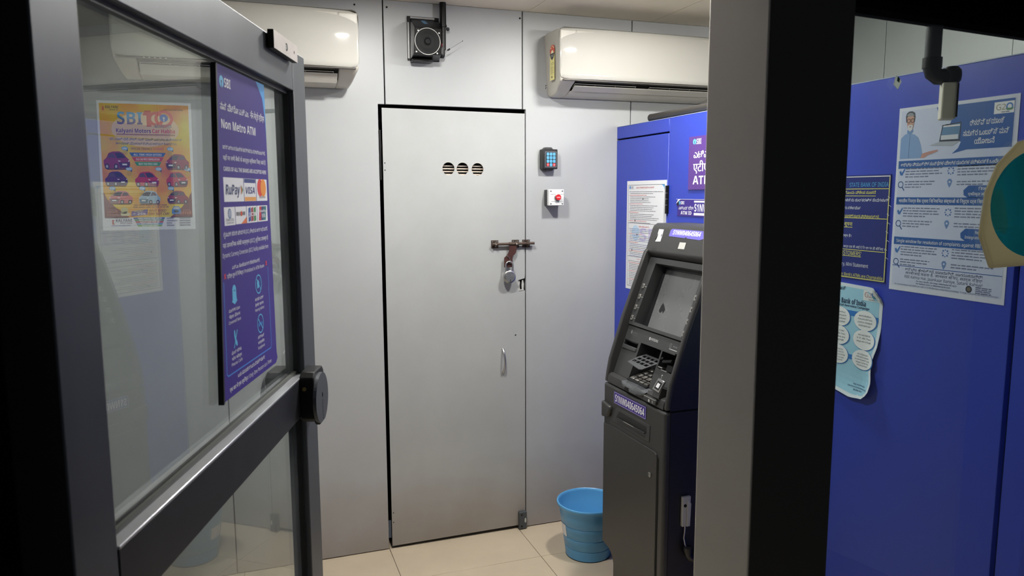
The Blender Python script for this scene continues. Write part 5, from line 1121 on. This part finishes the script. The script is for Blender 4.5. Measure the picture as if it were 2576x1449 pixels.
s.disc(0.50, 0.215, 0.36, (228, 196, 160), 2, ry=0.20); s.flush('pale_glow_print')
s.poly([(0.025, 0.905), (0.025, 0.70), (0.06, 0.755), (0.14, 0.82), (0.24, 0.868), (0.29, 0.905)], (126, 62, 50), 2); s.poly([(0.970, 0.905), (0.970, 0.70), (0.93, 0.755), (0.86, 0.82), (0.78, 0.868), (0.72, 0.905)], (126, 62, 50), 2); s.flush('brown_corner')
s.rect(0.055, 0.045, 0.075, 0.075, (200, 90, 40), 3); s.text('KALYANI', 0.09, 0.225, 0.058, 0.020, (50, 44, 30), 3, 0.04); s.dashes(0.13, 0.22, 0.072, 0.007, (120, 110, 60), 3, 1); s.dashes(0.70, 0.92, 0.062, 0.009, (150, 110, 50), 3, 2); s.flush('maker_lettering')
s.text('SBI', 0.205, 0.47, 0.176, 0.092, None, 3, 0.028, m=SBG)
s.poly([(0.478, 0.095), (0.500, 0.068), (0.565, 0.068), (0.565, 0.190), (0.515, 0.190), (0.515, 0.105), (0.478, 0.105)], (196, 56, 50), 3); s.ring(0.615, 0.130, 0.085, 0.034, (206, 60, 52), 4); s.ring(0.700, 0.128, 0.100, 0.032, (216, 66, 56), 5); s.disc(0.700, 0.122, 0.045, (40, 96, 190), 6); s.rect(0.695, 0.122, 0.706, 0.148, (226, 226, 230), 7); s.disc(0.700, 0.122, 0.012, (226, 226, 230), 7)
s.text('BRANCHES', 0.60, 0.78, 0.196, 0.022, (90, 90, 130), 8, 0.03); s.flush('heading_lettering')
s.text('Kalyani Motors', 0.19, 0.555, 0.240, 0.030, (74, 50, 130), 4, 0.045); s.text('Car Habba', 0.57, 0.815, 0.240, 0.030, (206, 60, 90), 4, 0.045); s.rect(0.19, 0.250, 0.815, 0.254, (130, 60, 60), 3)
for i in range(46): s.rect(0.195+0.0135*i, 0.254, 0.201+0.0135*i, 0.262, (150, 100, 80), 3)
s.text('ಕರೆ ಮಾಡಿ ಬೆಲೆ ನೀಡಿ, ಬುಕ್ ಮಾಡಿ ಎಸ್ಬಿಐ ಶಾಖೆಗಳಲ್ಲಿ', 0.12, 0.885, 0.300, 0.018, (80, 110, 140), 4, 0.015); s.text('ಕಲ್ಯಾಣಿ ಮೋಟಾರ್ಸ್ನಿಂದ ಅದ್ಭುತ ಕೊಡುಗೆಗಳು', 0.18, 0.83, 0.332, 0.018, (90, 110, 130), 4, 0.015)
s.text('SPECIAL FINANCE', 0.335, 0.560, 0.372, 0.017, (90, 66, 90), 4, 0.015); s.text('SCHEMES', 0.570, 0.685, 0.372, 0.017, (206, 80, 120), 4, 0.015); s.flush('title_lettering')
for y0, c, t, x0 in ((0.393, (52, 104, 170), 'ALL TIME HIGH OFFERS', 0.315), (0.429, (196, 60, 64), 'OLD CAR PRICE DEPRECIATION', 0.34), (0.465, (50, 150, 96), 'BEAT THE PRICE HIKE', 0.365)):
    s.poly([(x0, y0), (1.02-x0, y0), (0.995-x0, y0+0.031), (x0+0.025, y0+0.031)], c, 3); s.text(t, x0+0.045, 0.975-x0, y0+0.024, 0.0155, (236, 232, 226), 4, 0.04)
s.flush('offer_banner')
def car(x, y, w, h, c, d, dark):
    def X(u): return x+(u if d > 0 else 1-u)*w
    def Y(v): return y+v*h
    s.poly([(X(0.02), Y(0.93)), (X(0.98), Y(0.90)), (X(0.90), Y(1.02)), (X(0.15), Y(1.03))], (110, 66, 30), 3)
    s.poly([(X(0.0), Y(0.50)), (X(0.10), Y(0.38)), (X(0.20), Y(0.10)), (X(0.34), Y(0.02)), (X(0.60), Y(0.0)), (X(0.74), Y(0.10)), (X(0.88), Y(0.34)), (X(0.99), Y(0.50)), (X(1.0), Y(0.78)), (X(0.94), Y(0.93)), (X(0.06), Y(0.93)), (X(0.0), Y(0.75))], c, 4)
    s.poly([(X(0.42), Y(0.10)), (X(0.62), Y(0.08)), (X(0.72), Y(0.16)), (X(0.84), Y(0.36)), (X(0.52), Y(0.40))], (44, 44, 62), 5)
    s.poly([(X(0.16), Y(0.36)), (X(0.23), Y(0.14)), (X(0.37), Y(0.10)), (X(0.46), Y(0.38))], (86, 70, 92), 5)
    s.poly([(X(0.56), Y(0.62)), (X(0.98), Y(0.60)), (X(0.95), Y(0.90)), (X(0.60), Y(0.90))], dark, 5)
    s.rect(min(X(0.70), X(0.88)), Y(0.68), max(X(0.70), X(0.88)), Y(0.77), (228, 228, 232), 6)
    s.poly([(X(0.54), Y(0.50)), (X(0.64), Y(0.52)), (X(0.62), Y(0.58)), (X(0.55), Y(0.56))], (232, 220, 226), 6); s.poly([(X(0.93), Y(0.50)), (X(0.99), Y(0.50)), (X(0.98), Y(0.56)), (X(0.93), Y(0.57))], (232, 220, 226), 6)
    for u in (0.12, 0.46): s.disc(X(u), Y(0.84), w*0.085, (40, 34, 40), 6, ry=h*0.16*H5/W5); s.disc(X(u), Y(0.84), w*0.045, (176, 170, 176), 7, ry=h*0.09*H5/W5)
    s.flush('car_picture')
MA = (150, 36, 62); PU = (84, 40, 96); RD = (186, 36, 66); PK = (206, 110, 110); WB = (150, 182, 204); DK = (48, 30, 50)
car(0.045, 0.385, 0.275, 0.140, (140, 44, 82), 1, (70, 36, 84)); car(0.700, 0.400, 0.255, 0.125, MA, -1, DK)
car(0.050, 0.540, 0.235, 0.115, PU, 1, DK); car(0.365, 0.540, 0.255, 0.120, RD, 1, (120, 40, 90)); car(0.700, 0.540, 0.235, 0.120, RD, 1, DK)
car(0.080, 0.690, 0.250, 0.105, PK, -1, (130, 100, 100)); car(0.395, 0.690, 0.230, 0.108, WB, -1, (96, 120, 136)); car(0.700, 0.690, 0.230, 0.105, MA, -1, DK)
for x, y, t in ((0.27, 0.362, '40k'), (0.755, 0.362, '42k'), (0.305, 0.520, '36k'), (0.62, 0.520, '33k'), (0.935, 0.520, '25k'), (0.12, 0.672, '23k'), (0.435, 0.672, '25k'), (0.745, 0.672, '26k')):
    s.disc(x, y, 0.034, (120, 176, 216), 5, ry=0.022); s.poly([(x+0.01, y+0.014), (x+0.035, y-0.004), (x+0.030, y+0.026)], (40, 70, 120), 4); s.text(t, x-0.025, x+0.025, y+0.008, 0.014, (236, 240, 244), 6, 0.03)
    s.ring(x, y+0.038, 0.028, 0.006, (190, 170, 50), 4); s.disc(x, y+0.038, 0.018, (206, 160, 50), 4)
s.flush('price_badge')
s.dashes(0.34, 0.70, 0.808, 0.010, (150, 110, 60), 3, 5)
s.dashes(0.33, 0.71, 0.824, 0.010, (160, 116, 60), 3, 6); s.text('x', 0.135, 0.165, 0.862, 0.030, (200, 110, 70), 3, 0.0)
s.disc(0.235, 0.845, 0.038, (196, 190, 140), 3); s.poly([(0.19, 0.868), (0.25, 0.852), (0.30, 0.872), (0.28, 0.888), (0.20, 0.886)], (206, 196, 150), 3); s.flush('scooter_picture')
s.poly([(0.31, 0.852), (0.485, 0.835), (0.478, 0.880), (0.305, 0.892)], (110, 84, 150), 3); s.text('SALARY', 0.335, 0.435, 0.858, 0.014, (190, 180, 110), 4, 0.03); s.text('> 25k', 0.325, 0.465, 0.881, 0.018, (226, 220, 226), 4, 0.03)
s.text('WHY BIKE?', 0.50, 0.69, 0.858, 0.020, (150, 90, 50), 4, 0.02, shear=0.2); s.text('WHY NOT CAR?', 0.49, 0.72, 0.884, 0.020, (140, 70, 50), 4, 0.02, shear=0.2); s.flush('slogan_lettering')
s.poly([(0.745, 0.845), (0.765, 0.815), (0.825, 0.815), (0.845, 0.845), (0.845, 0.876), (0.745, 0.876)], (60, 130, 200), 4); s.poly([(0.768, 0.820), (0.822, 0.820), (0.832, 0.838), (0.758, 0.838)], (190, 190, 196), 5); s.disc(0.795, 0.855, 0.026, (26, 40, 60), 5, ry=0.016); s.flush('car_picture')
s.text('SPECIAL', 0.865, 0.955, 0.852, 0.010, (196, 120, 90), 4, 0.02); s.text('OFFER', 0.83, 0.962, 0.880, 0.022, (216, 130, 90), 4, 0.05); s.text('SPECIAL', 0.05, 0.13, 0.862, 0.012, (176, 100, 80), 4, 0.02); s.text('BONANZA', 0.05, 0.17, 0.884, 0.014, (176, 100, 80), 4, 0.03); s.flush('corner_lettering')
s.rect(0.025, 0.900, 0.970, 0.975, (226, 226, 234), 2)
s.poly([(0.10, 0.918), (0.125, 0.918), (0.113, 0.935), (0.128, 0.955), (0.10, 0.955)], (200, 110, 100), 3); s.text('KALYANI', 0.140, 0.310, 0.934, 0.022, (100, 90, 110), 3, 0.04); s.text('MOTORS', 0.185, 0.310, 0.952, 0.014, (130, 126, 140), 3, 0.02); s.dashes(0.09, 0.30, 0.966, 0.005, (120, 126, 170), 3, 8, 0.03, 0.08); s.flush('maker_logo')
for i, c in enumerate(((52, 84, 150), (66, 140, 96), (190, 60, 60), (96, 160, 206), (130, 180, 80))):
    y0 = 0.902+0.0148*i; x0 = 0.325+0.010*i; s.poly([(x0, y0), (0.665-0.008*i, y0), (0.660-0.008*i, y0+0.0125), (x0+0.006, y0+0.0125)], c, 3); s.dashes(x0+0.05, 0.63-0.012*i, y0+0.0095, 0.0065, (220, 222, 226), 4, 20+i, 0.04, 0.08)
s.flush('colour_bars')
for i, (a, b) in enumerate((('SUDEEP', ': 6364932701'), ('YASHWANTH', ': 9845928609'), ('RAVI', ': 6364932899'), ('PRASAD', ': 9886017595'))):
    y = 0.917+0.0185*i; s.text(a, 0.685, 0.685+0.012*len(a)+0.008, y, 0.0115, (40, 44, 54), 4, 0.045); s.text(b, 0.815, 0.945, y, 0.0115, (40, 44, 54), 4, 0.035)
s.flush('contact_lettering')
